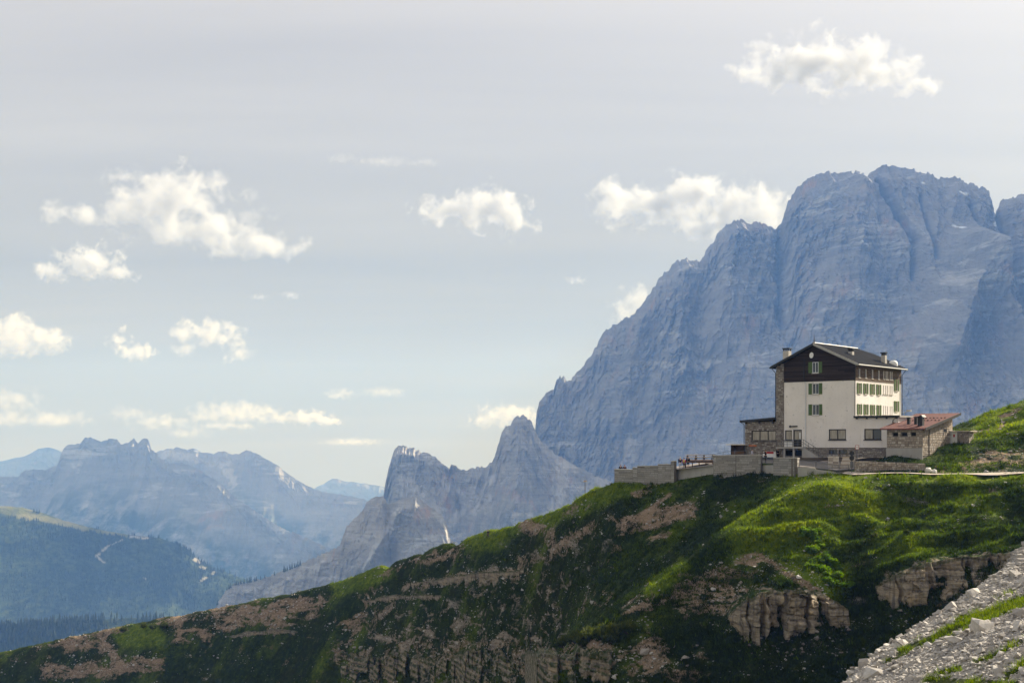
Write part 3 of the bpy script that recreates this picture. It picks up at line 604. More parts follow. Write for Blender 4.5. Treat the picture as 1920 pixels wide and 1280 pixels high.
def plaster_mat():
    t = NT('white_plaster', 0.9, 0.1); p = t.coord('obj')
    n = t.noise(p, 0.35, 6, 0.6); sp = t.noise(t.mapv(p, (1, 1, 0.8)), 1.9, 5, 0.7); st = t.noise(t.mapv(p, (2.2, 2.2, 0.12)), 1.0, 4, 0.6)
    c = t.ramp(n, [(0.3, (0.69, 0.64, 0.60)), (0.7, (0.79, 0.74, 0.70))])
    c = t.mix(t.rng(st, 0.58, 0.78, 0, 0.28), c, (0.50, 0.46, 0.43))
    c = t.mix(t.rng(t.noise(p, 0.9, 6, 0.7), 0.56, 0.70, 0, 0.5), c, (0.47, 0.44, 0.42))
    c = t.mix(t.math('MULTIPLY', t.rng(sp, 0.62, 0.66), t.rng(n, 0.42, 0.52)), c, (0.34, 0.32, 0.30))
    t.col(c); t.bump(sp, 0.4, 0.01); return t.m
M_plaster = plaster_mat()
M_timber = stone_mat('weathered_boards', [(0.026, 0.017, 0.013), (0.042, 0.028, 0.021), (0.062, 0.043, 0.032)])
M_timber2 = stone_mat('pale_boards', [(0.085, 0.060, 0.046), (0.125, 0.090, 0.068), (0.18, 0.135, 0.10)])  # paler set of boards than the gable has
M_rubble = stone_mat('rubble_stone', [(0.13, 0.105, 0.09), (0.27, 0.225, 0.19), (0.35, 0.32, 0.28), (0.55, 0.50, 0.44)])
M_rubble2 = stone_mat('pale_rubble_stone', [(0.24, 0.19, 0.15), (0.38, 0.32, 0.26), (0.48, 0.42, 0.35), (0.62, 0.56, 0.49)])
M_mortar = simple('mortar', (0.16, 0.14, 0.12), 0.95, 0.05, var=0.2, scale=5)
M_block = stone_mat('grey_ashlar', [(0.24, 0.225, 0.205), (0.31, 0.29, 0.265), (0.37, 0.35, 0.32), (0.43, 0.41, 0.38)])
M_conc = simple('concrete', (0.36, 0.34, 0.315), 0.9, 0.1, var=0.14, scale=0.8, stretch=(1, 1, 0.4))
M_cope = simple('pale_coping', (0.50, 0.46, 0.41), 0.9, 0.1, var=0.12)
def slate():
    t = NT('dark_slate', 0.9, 0.03); p = t.coord('obj')
    n = t.noise(p, 3.0, 5, 0.6); w = t.noise(t.mapv(p, (0.4, 2.0, 0.4)), 2.0, 4, 0.6)
    t.col(t.ramp(w, [(0.3, (0.006, 0.007, 0.010)), (0.6, (0.013, 0.014, 0.019)), (0.8, (0.030, 0.031, 0.038))])); t.bump(n, 0.6, 0.03); return t.m
M_slate = slate()
M_dark = simple('dark_metal', (0.022, 0.021, 0.020), 0.6, 0.3)
M_zinc = simple('pale_zinc', (0.34, 0.325, 0.30), 0.5, 0.4, var=0.1)
M_green = simple('green_shutter', (0.085, 0.135, 0.040), 0.7, 0.2, var=0.15, scale=6)
M_frame = simple('dark_brown_frame', (0.020, 0.016, 0.014), 0.6, 0.3)
M_wframe = simple('white_frame', (0.62, 0.63, 0.64), 0.6, 0.3, var=0.06)
M_yframe = simple('pale_green_frame', (0.42, 0.45, 0.22), 0.7, 0.2, var=0.1)
def glass(name, c, rough=0.06):
    t = NT(name, rough, 0.6); t.col(c); t.b.inputs['IOR'].default_value = 1.6; return t.m
M_glass = glass('window_glass', (0.035, 0.045, 0.065))
M_black = simple('unlit_interior', (0.012, 0.011, 0.011), 0.9, 0.05)
M_beige = simple('beige_pane', (0.36, 0.325, 0.265), 0.9, 0.05, var=0.28, scale=1.6, stretch=(3, 3, 0.5))  # beige slope reflection and curtains, painted together as the pane colour
M_red = simple('red_roof_sheet', (0.135, 0.048, 0.038), 0.6, 0.25, var=0.22, scale=1.2)
M_wood = simple('brown_timber', (0.115, 0.068, 0.042), 0.8, 0.15, var=0.3, scale=3, stretch=(1, 1, 6))
M_pave = simple('pavement', (0.24, 0.215, 0.20), 0.95, 0.05, var=0.16, scale=0.5, bump=0.02)
M_gravel = simple('gravel_path', (0.42, 0.36, 0.30), 0.95, 0.05, var=0.2, scale=1.5, bump=0.03)
M_white = simple('white_paint', (0.74, 0.73, 0.71), 0.6, 0.25, var=0.05)
M_redp = simple('red_paint', (0.42, 0.035, 0.03), 0.6, 0.25, var=0.1)
M_orange = simple('orange_paint', (0.48, 0.15, 0.05), 0.8, 0.1, var=0.5, scale=4)
M_steel = simple('grey_steel', (0.10, 0.10, 0.105), 0.5, 0.4, var=0.1)
M_pale = simple('pale_wood', (0.62, 0.54, 0.44), 0.8, 0.15, var=0.12)

def wall(mb, o, ax, nrm, a0, a1, z0, z1, holes=(), depth=0.22, top=None):
    """front skin of a wall with real openings and their reveals; o origin, ax direction along, nrm outward"""
    o, ax, nrm = Vector(o), Vector(ax), Vector(nrm); up = Vector((0, 0, 1))
    A = sorted({a0, a1, *[min(max(h[i], a0), a1) for h in holes for i in (0, 1)]}); Zs = sorted({z0, z1, *[h[i] for h in holes for i in (2, 3)]})
    pt = lambda a, z, d=0.0: o + ax * a + up * z - nrm * d
    for a, b in zip(A, A[1:]):
        for c, d in zip(Zs, Zs[1:]):
            m, k = (a + b) / 2, (c + d) / 2
            if any(h[0] < m < h[1] and h[2] < k < h[3] for h in holes): continue
            mb.add([pt(a, c), pt(b, c), pt(b, d), pt(a, d)], [(0, 1, 2, 3)])
    for (a, b, c, d) in holes:
        q = [(a, c), (b, c), (b, d), (a, d)]
        for i in range(4):
            p, r = q[i], q[(i + 1) % 4]; mb.add([pt(*p), pt(*r), pt(*r, depth), pt(*p, depth)], [(0, 1, 2, 3)])
        mb.add([pt(a, c, depth), pt(b, c, depth), pt(b, d, depth), pt(a, d, depth)], [(0, 1, 2, 3)])
    return mb
def stones(mb, o, ax, nrm, a0, a1, z0, z1, holes=(), h=0.22, w=(0.24, 0.55), proud=(0.01, 0.06), gap=0.018, ztop=None, seed=1, tints=(0, 1)):
    """coursed rubble: every stone a little block of its own size, standing proud of the mortar"""
    r = random.Random(seed); o, ax, nrm = Vector(o), Vector(ax), Vector(nrm); up = Vector((0, 0, 1)); z = z0
    while z < z1 - 0.05:
        hh = min(h * r.uniform(0.75, 1.3), z1 - z); a = a0 - r.uniform(0, w[0])
        while a < a1 - 0.03:
            ww = r.uniform(*w); p, q = max(a, a0), min(a + ww, a1); a += ww
            m, k = (p + q) / 2, z + hh / 2
            if q - p < 0.06 or any(g[0] - 0.02 < m < g[1] + 0.02 and g[2] - 0.02 < k < g[3] + 0.02 for g in holes): continue
            if ztop is not None and z + hh > ztop(m): continue
            for g in holes:                       # clip against an opening
                if g[2] < k < g[3]:
                    if p < g[0] < q: q = g[0]
                    if p < g[1] < q: p = g[1]
            d = r.uniform(*proud); e = 0.02; t = min(1, max(0, r.betavariate(1.6, 1.6))) * (tints[1] - tints[0]) + tints[0]
            pp, qq, zz, zt = p + gap, q - gap, z + gap, z + hh - gap
            if qq - pp < 0.03 or zt - zz < 0.03: continue
            back = [o + ax * x + up * y - nrm * 0.01 for x, y in ((pp, zz), (qq, zz), (qq, zt), (pp, zt))]
            j = lambda: r.uniform(-0.012, 0.012)
            front = [o + ax * (x + j()) + up * (y + j()) + nrm * d for x, y in ((pp + e, zz + e), (qq - e, zz + e), (qq - e, zt - e), (pp + e, zt - e))]
            mb.add(back + front, [(4, 5, 6, 7), (0, 1, 5, 4), (1, 2, 6, 5), (2, 3, 7, 6), (3, 0, 4, 7)], t)
        z += hh
    return mb

# ---------------------------------------------------------------- the mountain hut
ANG = math.radians(38.5); CA, SA = math.cos(ANG), math.sin(ANG)
class Frame:
    """house axes: x along the front to the right, y along the side away from the viewer; origin = near corner"""
    def __init__(s, px, Y, z0): s.X = (px - CX) / F * Y; s.Y = Y; s.z0 = z0
    def fx(s, px, y=0.0): k = (px - CX) / F; return (k * (s.Y + y * CA) - s.X - y * SA) / (CA + k * SA)
    def fy(s, px, x=0.0): k = (px - CX) / F; return (k * (s.Y - x * SA) - s.X - x * CA) / (SA - k * CA)
    def z(s, py, x, y): return (HY - py) / F * (s.Y - x * SA + y * CA) - s.z0
    def rect(s, p0, p1, y0, y1, y=0.0):            # photo rectangle on the front plane -> (a0, a1, z0, z1)
        a, b = s.fx(p0, y), s.fx(p1, y); m = (a + b) / 2; return (a, b, s.z(y1, m, y), s.z(y0, m, y))
    def root(s, name): return empty(name, (s.X, s.Y, s.z0), -ANG)
    def wpos(s, x, y, z): return (s.X + x * CA + y * SA, s.Y - x * SA + y * CA, s.z0 + z)
hf = Frame(1604, 190.0, -1.28)
hut = hf.root('mountain_hut')
tag(hut, 'tall white mountain hut with dark timber gable, slate roof and green shutters', 'hut')
W, L = 11.76, 14.94; XR = -5.88
ZW = 10.36                                           # underside of the timber gable
roofz = lambda x: 15.55 - 0.461 * abs(x - XR)
FR, AXx, AXy = (0, -1, 0), (1, 0, 0), (0, 1, 0)
def window(parent, r, plane, depth=0.22, two=True, shutters=(), frame=M_wframe, pane=M_glass, fw=0.07, sill=None, beige=False, label=None, mull=None):
    """r = (a0, a1, z0, z1); plane 'front' (y = const) or 'side' (x = const): position value"""
    kind, v = plane; a0, a1, z0, z1 = r
    def B(mb, a, b, c, d, e, f):                    # along, depth outwards (positive = outside), z
        return mb.box(a, b, v - d, v - c, e, f) if kind == 'front' else mb.box(v + c, v + d, a, b, e, f)
    mb = MB(); i, o_ = -depth + 0.05, -depth + 0.13
    B(mb, a0, a0 + fw, i, o_, z0, z1); B(mb, a1 - fw, a1, i, o_, z0, z1); B(mb, a0 + fw, a1 - fw, i, o_, z0, z0 + fw); B(mb, a0 + fw, a1 - fw, i, o_, z1 - fw, z1)
    cuts = mull if mull is not None else ([0.5] if two else [])
    edges = [a0 + fw] + [a0 + (a1 - a0) * c for c in cuts] + [a1 - fw]
    for c in edges[1:-1]: B(mb, c - fw / 2, c + fw / 2, i, o_, z0 + fw, z1 - fw)
    w = mb.build('window', frame, parent)
    if label: w['label'] = label
    for k in range(len(edges) - 1):
        p, q = edges[k] + (fw / 2 if k else 0), edges[k + 1] - (fw / 2 if k < len(edges) - 2 else 0)
        B(MB(), p, q, i + 0.02, i + 0.045, z0 + fw, z1 - fw).build('pane', M_beige if beige and beige[k] else pane, w)
    if sill: B(MB(), a0 - 0.08, a1 + 0.08, -0.02, 0.10, z0 - 0.10, z0 - 0.005).build('sill', sill, w)
    for (p, q) in shutters:
        m = MB(); B(m, p, q, 0.015, 0.06, z0 - 0.02, z1 + 0.02)
        n = max(3, int((z1 - z0) / 0.12))
        for k in range(n): zz = z0 + 0.06 + (z1 - z0 - 0.12) * k / n; B(m, p + 0.05, q - 0.05, 0.06, 0.075, zz, zz + 0.07)
        m.build('shutter', M_green, w)
    return w
# front wall
up_r = [hf.rect(1523.4, 1534.8, 678.6, 698.8), hf.rect(1523.0, 1535.4, 718.6, 738.6), hf.rect(1523.0, 1535.8, 757.9, 777.8)]
gw1 = hf.rect(1554, 1586.3, 804.2, 824.2); gw2 = hf.rect(1620.4, 1652.7, 803.6, 824.0)
dwin = hf.rect(1471.8, 1485, 806.2, 825); door = hf.rect(1487.2, 1503.4, 805.2, 837.2); panel = hf.rect(1471.8, 1484.5, 827, 836.6)
bw1 = hf.rect(1554, 1569, 842.4, 850.8); bw2 = hf.rect(1573, 1588, 842.4, 850.8)
xp0, xp1 = hf.fx(1455.6), hf.fx(1470.2)              # stone pier
zpl = hf.z(838.8, -3, 0)                             # top of the stone plinth
mb = wall(MB(), (0, 0, 0), AXx, FR, xp1, 6.0, zpl, 5.30, [gw1, dwin, door, gw2]); wall(mb, (0, 0, 0), AXx, FR, xp1, 0, 5.30, ZW, up_r[1:])
# side wall (facing right) with its windows
FS = (1, 0, 0)
zs = lambda py, px: hf.z(py, 0, hf.fy(px))
side = []
def sp(x): return 1430 + x / 6.857
for cx_, hw in ((1243, .42), (1326, .42), (1410, .42), (1492, .42)):
    y = hf.fy(sp(cx_)); side += [(y - hw * .62, y + hw * .62, 10.78, 11.98, 'top')]
for cx_ in (1556, 1586, 1607, 1640, 1663):
    y = hf.fy(sp(cx_)); side += [(y - .17, y + .17, 10.85, 11.9, 'slit')]
for cx_ in (1243, 1326, 1410, 1492):
    y = hf.fy(sp(cx_)); side += [(y - .36, y + .36, 8.62, 10.02, 'mid')]; y = hf.fy(sp(cx_ + 2)); side += [(y - .36, y + .36, 5.80, 7.20, 'low')]
for cx_ in (1554, 1582, 1607, 1640, 1664):
    y = hf.fy(sp(cx_)); side += [(y - .17, y + .17, 8.80, 9.98, 'slit')]; side += [(y - .17, y + .17, 5.95, 7.15, 'slit')]
yr = hf.fy(1680.8); side += [(yr - .42, yr + .42, 9.35, 10.95, 'rear'), (yr - .42, yr + .42, 6.45, 7.9, 'rear')]
wall(mb, (0, 0, 0), AXy, FS, 0, L, 5.2, 12.55, [s_[:4] for s_ in side])
mb.box(-W + .01, -.25, L - .2, L, 0, 12.0)                      # rear wall
mb.box(-W + 0.02, -W + .3, .3, L - .25, 0, 12.4)                # far side wall
mb.build('wall', M_plaster, hut)
mb = wall(MB(), (6.0, 0, 0), AXy, FS, 0, 12, 0, 5.3); mb.box(0.01, 5.99, 11.8, 11.99, 0, 5.25); ext = mb.build('side_wing_wall', M_plaster, hut)
# gable boards
mb = MB(); up = up_r[0]; z = ZW; r_ = random.Random(3)
while z < 15.2:
    h_ = 0.215; xl, xr = XR - (15.26 - z - h_ * .6) / .461, XR + (15.26 - z - h_ * .6) / .461
    xl, xr = max(xl, xp1 + .0), min(xr, 0.0)
    segs = [(xl, xr)]
    if z + h_ > up[2] - .05 and z < up[3] + .05: segs = [(xl, up[0] - .05), (up[1] + .05, xr)]
    for (a, b) in segs:
        while b - a > 0.05:
            e = min(b, a + r_.uniform(2.2, 4.4)); d = r_.uniform(.0, .012)
            mb.add([(a + .004, .05, z), (e - .004, .05, z), (e - .004, .05, z + h_), (a + .004, .05, z + h_), (a + .004, -.045 - d, z + .012), (e - .004, -.045 - d, z + .012), (e - .004, -.022 - d, z + h_ - .012), (a + .004, -.022 - d, z + h_ - .012)],
                   [(4, 5, 6, 7), (0, 1, 5, 4), (1, 2, 6, 5), (2, 3, 7, 6), (3, 0, 4, 7)], r_.random()); a = e
    z += h_
gb = mb.build('gable_board', M_timber, hut, kind='stuff')
MB().add([(xp1, .06, ZW), (0, .06, ZW), (0, .06, 12.58), (XR, .06, 15.28), (xp1, .06, roofz(xp1) - .26)], [(0, 1, 2, 3, 4)]).build('gable_backing', M_black, hut)
# boards over the top storey of the side wall
mb = MB(); z = ZW; hs_ = [s_[:4] for s_ in side]
while z < 12.4:
    h_ = 0.2; segs = [(0.03, L)]
    for g in hs_:
        if g[2] - .04 < z + h_ / 2 < g[3] + .04: segs = [q for a, b in segs for q in ((a, min(b, g[0] - .03)), (max(a, g[1] + .03), b)) if q[1] - q[0] > .05]
    for a, b in segs: mb.box(.004, .035 + r_.uniform(0, .01), a + .004, b - .004, z + .006, z + h_ - .006, r_.random())
    z += h_
mb.build('side_board', M_timber2, hut, kind='stuff')
# windows
for i, r in enumerate(up_r):
    s0, s1 = hf.fx(1516.2), hf.fx(1541.8)
    window(hut, r, ('front', 0.0), shutters=((s0, r[0] - .03), (r[1] + .03, s1)), frame=M_wframe, fw=.075, depth=.2 if i else .12, sill=M_cope)
window(hut, gw1, ('front', 0.0), frame=M_frame, fw=.13, sill=M_frame, beige=(1, 1))
window(hut, gw2, ('front', 0.0), frame=M_frame, fw=.13, sill=M_frame, beige=(1, 0))
window(hut, dwin, ('front', 0.0), two=False, frame=M_frame, fw=.12, sill=M_frame, beige=(1,))
for s_ in side:
    k = s_[4]; a0, a1, z0, z1 = s_[:4]
    fr = M_yframe if k in ('mid', 'low', 'rear') else M_wframe
    sh = ((a0 - .40, a0 - .03), (a1 + .03, a1 + .40)) if k in ('mid', 'low', 'rear') else ()
    window(hut, s_[:4], ('side', 0.0), two=k in ('mid', 'low', 'rear'), frame=fr, fw=.06, shutters=sh, sill=M_cope, pane=M_glass)
# door with glazed upper half, white panel beside it
mb = MB(); a0, a1, z0, z1 = door
for q in ((a0, a0 + .16, z0, z1), (a1 - .14, a1, z0, z1), (a0 + .16, a1 - .14, z1 - .16, z1), (a0 + .16, a1 - .14, z0, z0 + 1.0)): mb.box(q[0], q[1], .08, .17, q[2], q[3])
dr = mb.build('door', M_frame, hut)
MB().box(a0 + .16, a1 - .14, .12, .145, z0 + 1.0, z1 - .16).build('pane', M_beige, dr)
MB().box(a1 - .42, a1 - .24, .10, .118, z0 + 1.1, z1 - .4).build('notice', M_white, dr)
mb = MB()
for k in range(3):
    hh = (panel[3] - panel[2]) / 3; mb.box(panel[0], panel[1], -.04, .0, panel[2] + k * hh + .015, panel[2] + (k + 1) * hh - .015)
mb.build('white_panel', M_white, hut)
MB().bar((hf.fx(1481.2), -.18, hf.z(799.2, -9, 0)), (hf.fx(1496), -.18, hf.z(798.8, -9, 0)), .14, .16).box(hf.fx(1481.2), hf.fx(1483), -.2, .0, hf.z(801, -9, 0), hf.z(797.2, -9, 0)).build('wall_lamp', M_dark, hut)
# plinth in rubble, with cellar windows
pl_holes = [bw1, bw2, hf.rect(1472, 1487, 844, 854), hf.rect(1490, 1505, 844, 854)]
mb = wall(MB(), (0, .06, 0), AXx, FR, xp1, 6.0, 0, zpl, pl_holes, depth=.3); pb = mb.build('plinth', M_mortar, hut)
stones(MB(), (0, .06, 0), AXx, FR, xp1, 6.0, 0, zpl - .01, pl_holes, seed=11, proud=(.0, .05)).build('stonework', M_rubble, pb, kind='stuff')
for r in (bw1, bw2): window(hut, r, ('front', 0.06), two=True, frame=M_dark, fw=.05, pane=M_glass, depth=.25)
for r in pl_holes[2:]: MB().box(r[0] + .01, r[1] - .01, .30, .33, r[2] + .01, r[3] - .01).build('cellar_opening', M_black, hut)
# stone pier
mb = MB(); mb.box(xp0, xp1 - .003, -.05, .6, 0, roofz(xp0) - .26); pr = mb.build('stone_pier', M_mortar, hut)
mb = stones(MB(), (0, -.05, 0), AXx, FR, xp0, xp1 - .01, 0, 13.2, seed=5, ztop=lambda a: roofz(a) - .24)
stones(mb, (xp0, 0, 0), (0, -1, 0), (-1, 0, 0), -.6, .05, 0, 12.5, seed=6); mb.build('stonework', M_rubble, pr, kind='stuff')
# roof: two slopes with a clipped rear gable
mb = MB(); e = .62; fz = -.62; rz_ = L + .58; q = 1.6
for sg in (1, -1):
    xe = XR + sg * (5.88 + e); pts = [(XR, fz, roofz(XR)), (xe, fz, roofz(xe)), (xe, rz_, roofz(xe)), (XR + sg * q, rz_, roofz(XR + q)), (XR, 13.3, roofz(XR))]
    mb.poly(pts if sg > 0 else pts[::-1], .24)
mb.poly([(XR, 13.3, roofz(XR)), (XR + q, rz_, roofz(XR + q)), (XR - q, rz_, roofz(XR - q))], .24)
rf = mb.build('roof', M_slate, hut)
sl = math.atan(.461); mb = MB(); r_ = random.Random(8)
for sg in (1, -1):                                    # slate courses laid over the deck
    n_ = 22
    for k in range(n_):
        d0, d1 = (5.88 + e) * k / n_, (5.88 + e) * (k + 1) / n_ + .05; y0_ = fz; ye = rz_ if d0 > q + .3 else 13.3 + max(0, d0 - .25) * 1.3
        ye = min(ye, rz_)
        while y0_ < ye - .1:
            y1_ = min(ye, y0_ + r_.uniform(.7, 1.5)); t_ = r_.uniform(.0, .012)
            a = [(XR + sg * d0, y0_ + .006, roofz(XR + d0) + .012), (XR + sg * d1, y0_ + .006, roofz(XR + d1) + .035 + t_), (XR + sg * d1, y1_ - .006, roofz(XR + d1) + .035 + t_), (XR + sg * d0, y1_ - .006, roofz(XR + d0) + .012)]
            mb.add(a if sg > 0 else a[::-1], [(0, 1, 2, 3)]); b_ = [(p[0], p[1], p[2] - .03) for p in a[1:3]]
            mb.add([a[1], a[2], b_[1], b_[0]], [(0, 1, 2, 3)]); y0_ = y1_
mb.build('slate', M_slate, rf, kind='stuff')
MB().tube([(XR, fz - .02, roofz(XR) + .06), (XR, 13.35, roofz(XR) + .05)], .075, 6).build('ridge_cap', M_zinc, rf)
for sg in (1, -1):
    xe = XR + sg * (5.88 + e + .07); MB().tube([(xe, fz, roofz(xe) - .12), (xe, rz_, roofz(xe) - .12)], .10, 8).build('gutter', M_zinc if sg > 0 else M_dark, rf)
    MB().poly([(XR, fz - .05, roofz(XR) + .03), (XR + sg * (5.88 + e), fz - .05, roofz(XR + 5.88 + e) + .03), (XR + sg * (5.88 + e), fz - .003, roofz(XR + 5.88 + e) + .03), (XR, fz - .003, roofz(XR) + .03)][::sg], .34).build('barge_board', M_zinc if sg > 0 else M_dark, rf)
MB().tube([(XR + .05, -.4, roofz(XR)), (XR + .05, -.4, roofz(XR) + .55), (XR + .05, -.4, roofz(XR) + 1.15)], .04, 6, taper=[.09, .05, .02]).build('finial', M_dark, rf)
def chimney(px, pytop, pybase, y, wpx, cap=True):
    x = hf.fx(px, y); zt = hf.z(pytop, x, y); w_ = wpx / F * 198 / 2 * .8
    mb = MB().box(x - w_, x + w_, y - w_, y + w_, roofz(x) - .6, zt - .42); c_ = mb.build('chimney', M_cope, rf)
    m2 = MB().box(x - w_ - .09, x + w_ + .09, y - w_ - .09, y + w_ + .09, zt - .14, zt)
    for sx in (-1, 1):
        for sy in (-1, 1): m2.box(x + sx * (w_ - .1) - .08, x + sx * (w_ - .1) + .08, y + sy * (w_ - .1) - .08, y + sy * (w_ - .1) + .08, zt - .42, zt - .14)
    m2.build('chimney_cap', M_dark, c_)
    return c_
chimney(1476, 652.5, 676, 7.5, 15); chimney(1596, 653.5, 680, 5.0, 10); chimney(1657.5, 660.5, 684, 11.0, 10)
# white hatch and dishes
x_, y_ = hf.fx(1675, 13.6), 13.6
ms = MB(); ring = [(x_ + .62 * math.cos(a), y_ + .62 * math.sin(a)) for a in np.linspace(0, 2 * math.pi, 13)[:-1]]
for k, (rr, hh) in enumerate(((1, -.25), (1, .1), (.85, .38), (.45, .55))):
    ms.v += [(x_ + (p[0] - x_) * rr, y_ + (p[1] - y_) * rr, roofz(x_) + hh) for p in ring]; ms.t += [.5] * 12
ms.f += [(k * 12 + i, k * 12 + (i + 1) % 12, (k + 1) * 12 + (i + 1) % 12, (k + 1) * 12 + i) for k in range(3) for i in range(12)] + [tuple(36 + i for i in range(12))]
ms.build('roof_hatch', M_white, rf, smooth=True)
xd = hf.fx(1523.4); zd = hf.z(666, xd, 0)
MB().disc((xd, -.30, zd), (0, -1, .15), .30, .05, squash=1.35).bar((xd, 0, zd - .1), (xd, -.3, zd), .05).build('satellite_dish', M_white, hut)
# pipes and cables on the front
xg = hf.fx(1508.2)
MB().tube([(xg, -.1, ZW), (xg, -.1, hf.z(672, xg, 0)), (xg + .9, -.1, hf.z(672, xg, 0))], .07, 6).build('vent_pipe', M_dark, hut)
xg = hf.fx(1511); MB().tube([(xg, -.08, .5), (xg, -.08, ZW)], .06, 6).build('drainpipe', M_wframe, hut)
MB().tube([(.0, -.10, 5.7), (.0, -.10, 12.1), (.5, -.3, 12.5)], .055, 6).build('drainpipe', M_dark, hut)
MB().tube([(.12, L + .06, 5.3), (.12, L + .06, 11.6), (.66, L + .3, 12.45)], .06, 6).build('drainpipe', M_dark, hut)
MB().tube([(xp0 - .08, -.05, 5.4), (xp0 - .08, -.05, 11.7), (xp0 - .6, -.35, 12.4)], .055, 6).build('drainpipe', M_dark, hut)
# flat roof of the side wing
mb = MB().box(-.12, 6.25, -.35, 0.0, 5.32, 5.60); sf = mb.build('wing_roof', M_dark, hut)
MB().box(0.02, 6.25, .003, 12.2, 5.32, 5.58).build('roof_deck', M_zinc, sf)
for k in range(5): MB().box(.2 + k * 1.4, .34 + k * 1.4, -.28, -.003, 5.16, 5.317).build('rafter', M_frame, sf)
MB().tube([(5.7, -.12, 5.3), (5.3, -.1, 4.9), (5.3, -.1, 3.0)], .05, 6).build('drainpipe', M_frame, hut)
xf = 3.0; MB().tube([(1.2, 13.2, 5.6), (1.2, 13.2, 6.3), (1.9, 13.0, 6.5)], .05, 6).box(1.7, 2.3, 12.8, 13.2, 6.4, 6.65).build('floodlight', M_zinc, hut)
# stone wing on the left
xa0 = hf.fx(1397); w3r = hf.rect(1409.2, 1455.2, 806.4, 826.2); gate = hf.rect(1429, 1455, 845, 857.5)
an_h = [w3r, gate]
mb = wall(MB(), (0, 0, 0), AXx, FR, xa0, xp0, 0, 5.0, an_h); wall(mb, (xa0, 0, 0), (0, -1, 0), (-1, 0, 0), -9, 0, 0, 4.9); mb.box(xa0, xp0, 8.8, 9, 0, 4.9); wa = mb.build('stone_wing', M_mortar, hut)
mb = stones(MB(), (0, 0, 0), AXx, FR, xa0, xp0, 0, 5.0, an_h, seed=21); stones(mb, (xa0, 0, 0), (0, -1, 0), (-1, 0, 0), -9, 0, 0, 4.9, seed=22)
mb.build('stonework', M_rubble, wa, kind='stuff')
window(hut, w3r, ('front', 0.0), frame=M_frame, fw=.13, sill=M_frame, beige=(1, 1, 1), mull=[1 / 3, 2 / 3])
mb = MB().poly([(xa0 - .6, -.45, 5.20), (xp0, -.45, 5.58), (xp0, 9.3, 5.58), (xa0 - .6, 9.3, 5.20)], .30); ar = mb.build('wing_roof', M_dark, hut)
for k in range(3): xq = xa0 + .2 + k * 2.1; MB().box(xq, xq + .16, -.38, -.07, 4.72, 4.88 + .077 * (k * 2.1)).build('rafter', M_frame, ar)
MB().tube([(xa0 - .5, -.3, 4.95), (xa0 - .1, -.1, 4.6), (xa0 - .1, -.1, .2)], .05, 6).build('drainpipe', M_dark, hut)
og = hf.rect(1404.8, 1419.5, 833.2, 837.0); mb = MB(); r_ = random.Random(4)
for k in range(9):
    a = og[0] + (og[1] - og[0]) * k / 9; mb.box(a, a + (og[1] - og[0]) / 9 - .02, -.085, -.07, og[2] + r_.uniform(0, .08), og[3] - r_.uniform(0, .08))
mb.build('faded_lettering', M_orange, wa)
gd = MB().box(gate[0] + .05, gate[1] - .05, .08, .14, gate[2], gate[3]).build('gate_panel', M_white, hut)
rs = hf.rect(1437, 1450, 845.6, 850); MB().box(rs[0], rs[1], .05, .075, rs[2], rs[3] - .05).build('red_banner', M_redp, gd)
# entrance landing, railing and steps
lx0, lx1 = hf.fx(1462), hf.fx(1514); lz = hf.z(837.6, -9, 0)
mb = MB().box(lx0, lx1, -1.2, -.005, lz - .22, lz); ld = mb.build('landing', M_conc, hut)
for xq in (hf.fx(1471, -1), hf.fx(1488.5, -1), lx1 - .15): MB().box(xq - .12, xq + .12, -1.1, -.86, 0, lz - .225).build('pillar', M_conc, ld)
mb = MB(); xs = list(np.linspace(lx0 + .1, lx1 - .05, 6))
for xq in xs: mb.bar((xq, -1.12, lz), (xq, -1.12, lz + 1.0), .045)
for zq in (.35, .68, 1.0): mb.bar((lx0 + .1, -1.12, lz + zq), (lx1 - .05, -1.12, lz + zq), .05)
xe_ = hf.fx(1535, -1)
for zq in (.55, 1.0): mb.bar((lx1 - .05, -1.12, lz + zq), (xe_, -1.12, .15 + zq), .05)
for k in range(1, 4): mb.bar((lx1 + (xe_ - lx1) * k / 3, -1.12, lz + (.15 - lz) * k / 3 - .05), (lx1 + (xe_ - lx1) * k / 3, -1.12, lz + (.15 - lz) * k / 3 + 1.0), .045)
mb.build('railing', M_steel, ld)
n_ = 7
for k in range(n_):
    a, b = lx1 + (xe_ - lx1) * k / n_, lx1 + (xe_ - lx1) * (k + 1) / n_; MB().box(a + .002, b, -1.18, -.06, 0, lz - (lz - .1) * (k + 1) / (n_ + 1)).build('step', M_conc, ld)

# ---------------------------------------------------------------- small stone house on the right
sf_ = Frame(1729.5, 180.0, -0.95)
sh = sf_.root('stone_house'); tag(sh, 'low rubble stone house with a red sheet metal lean-to roof', 'house')
x0 = sf_.fx(1663); D2 = sf_.fy(1786)
zf = lambda y: 3.35 + (5.15 - 3.35) * y / D2
hol = [sf_.rect(1674.5, 1684, 811, 817.2), sf_.rect(1691, 1701, 810.8, 817), sf_.rect(1708.5, 1717.5, 810.4, 816.6)]
base_z = sf_.z(839.5, -2.5, 0)
mb = wall(MB(), (0, 0, 0), AXx, FR, x0, 0, 0, 3.35, hol); 
mb.add([(0, 0, -1), (0, D2, -1), (0, D2, zf(D2)), (0, 0, zf(0))], [(0, 1, 2, 3)]); mb.add([(x0, 0, -1), (x0, D2, -1), (x0, D2, zf(D2)), (x0, 0, zf(0))], [(3, 2, 1, 0)]); mb.add([(x0, D2, -1), (0, D2, -1), (0, D2, zf(D2)), (x0, D2, zf(D2))], [(3, 2, 1, 0)])
sw = mb.build('wall', M_mortar, sh)
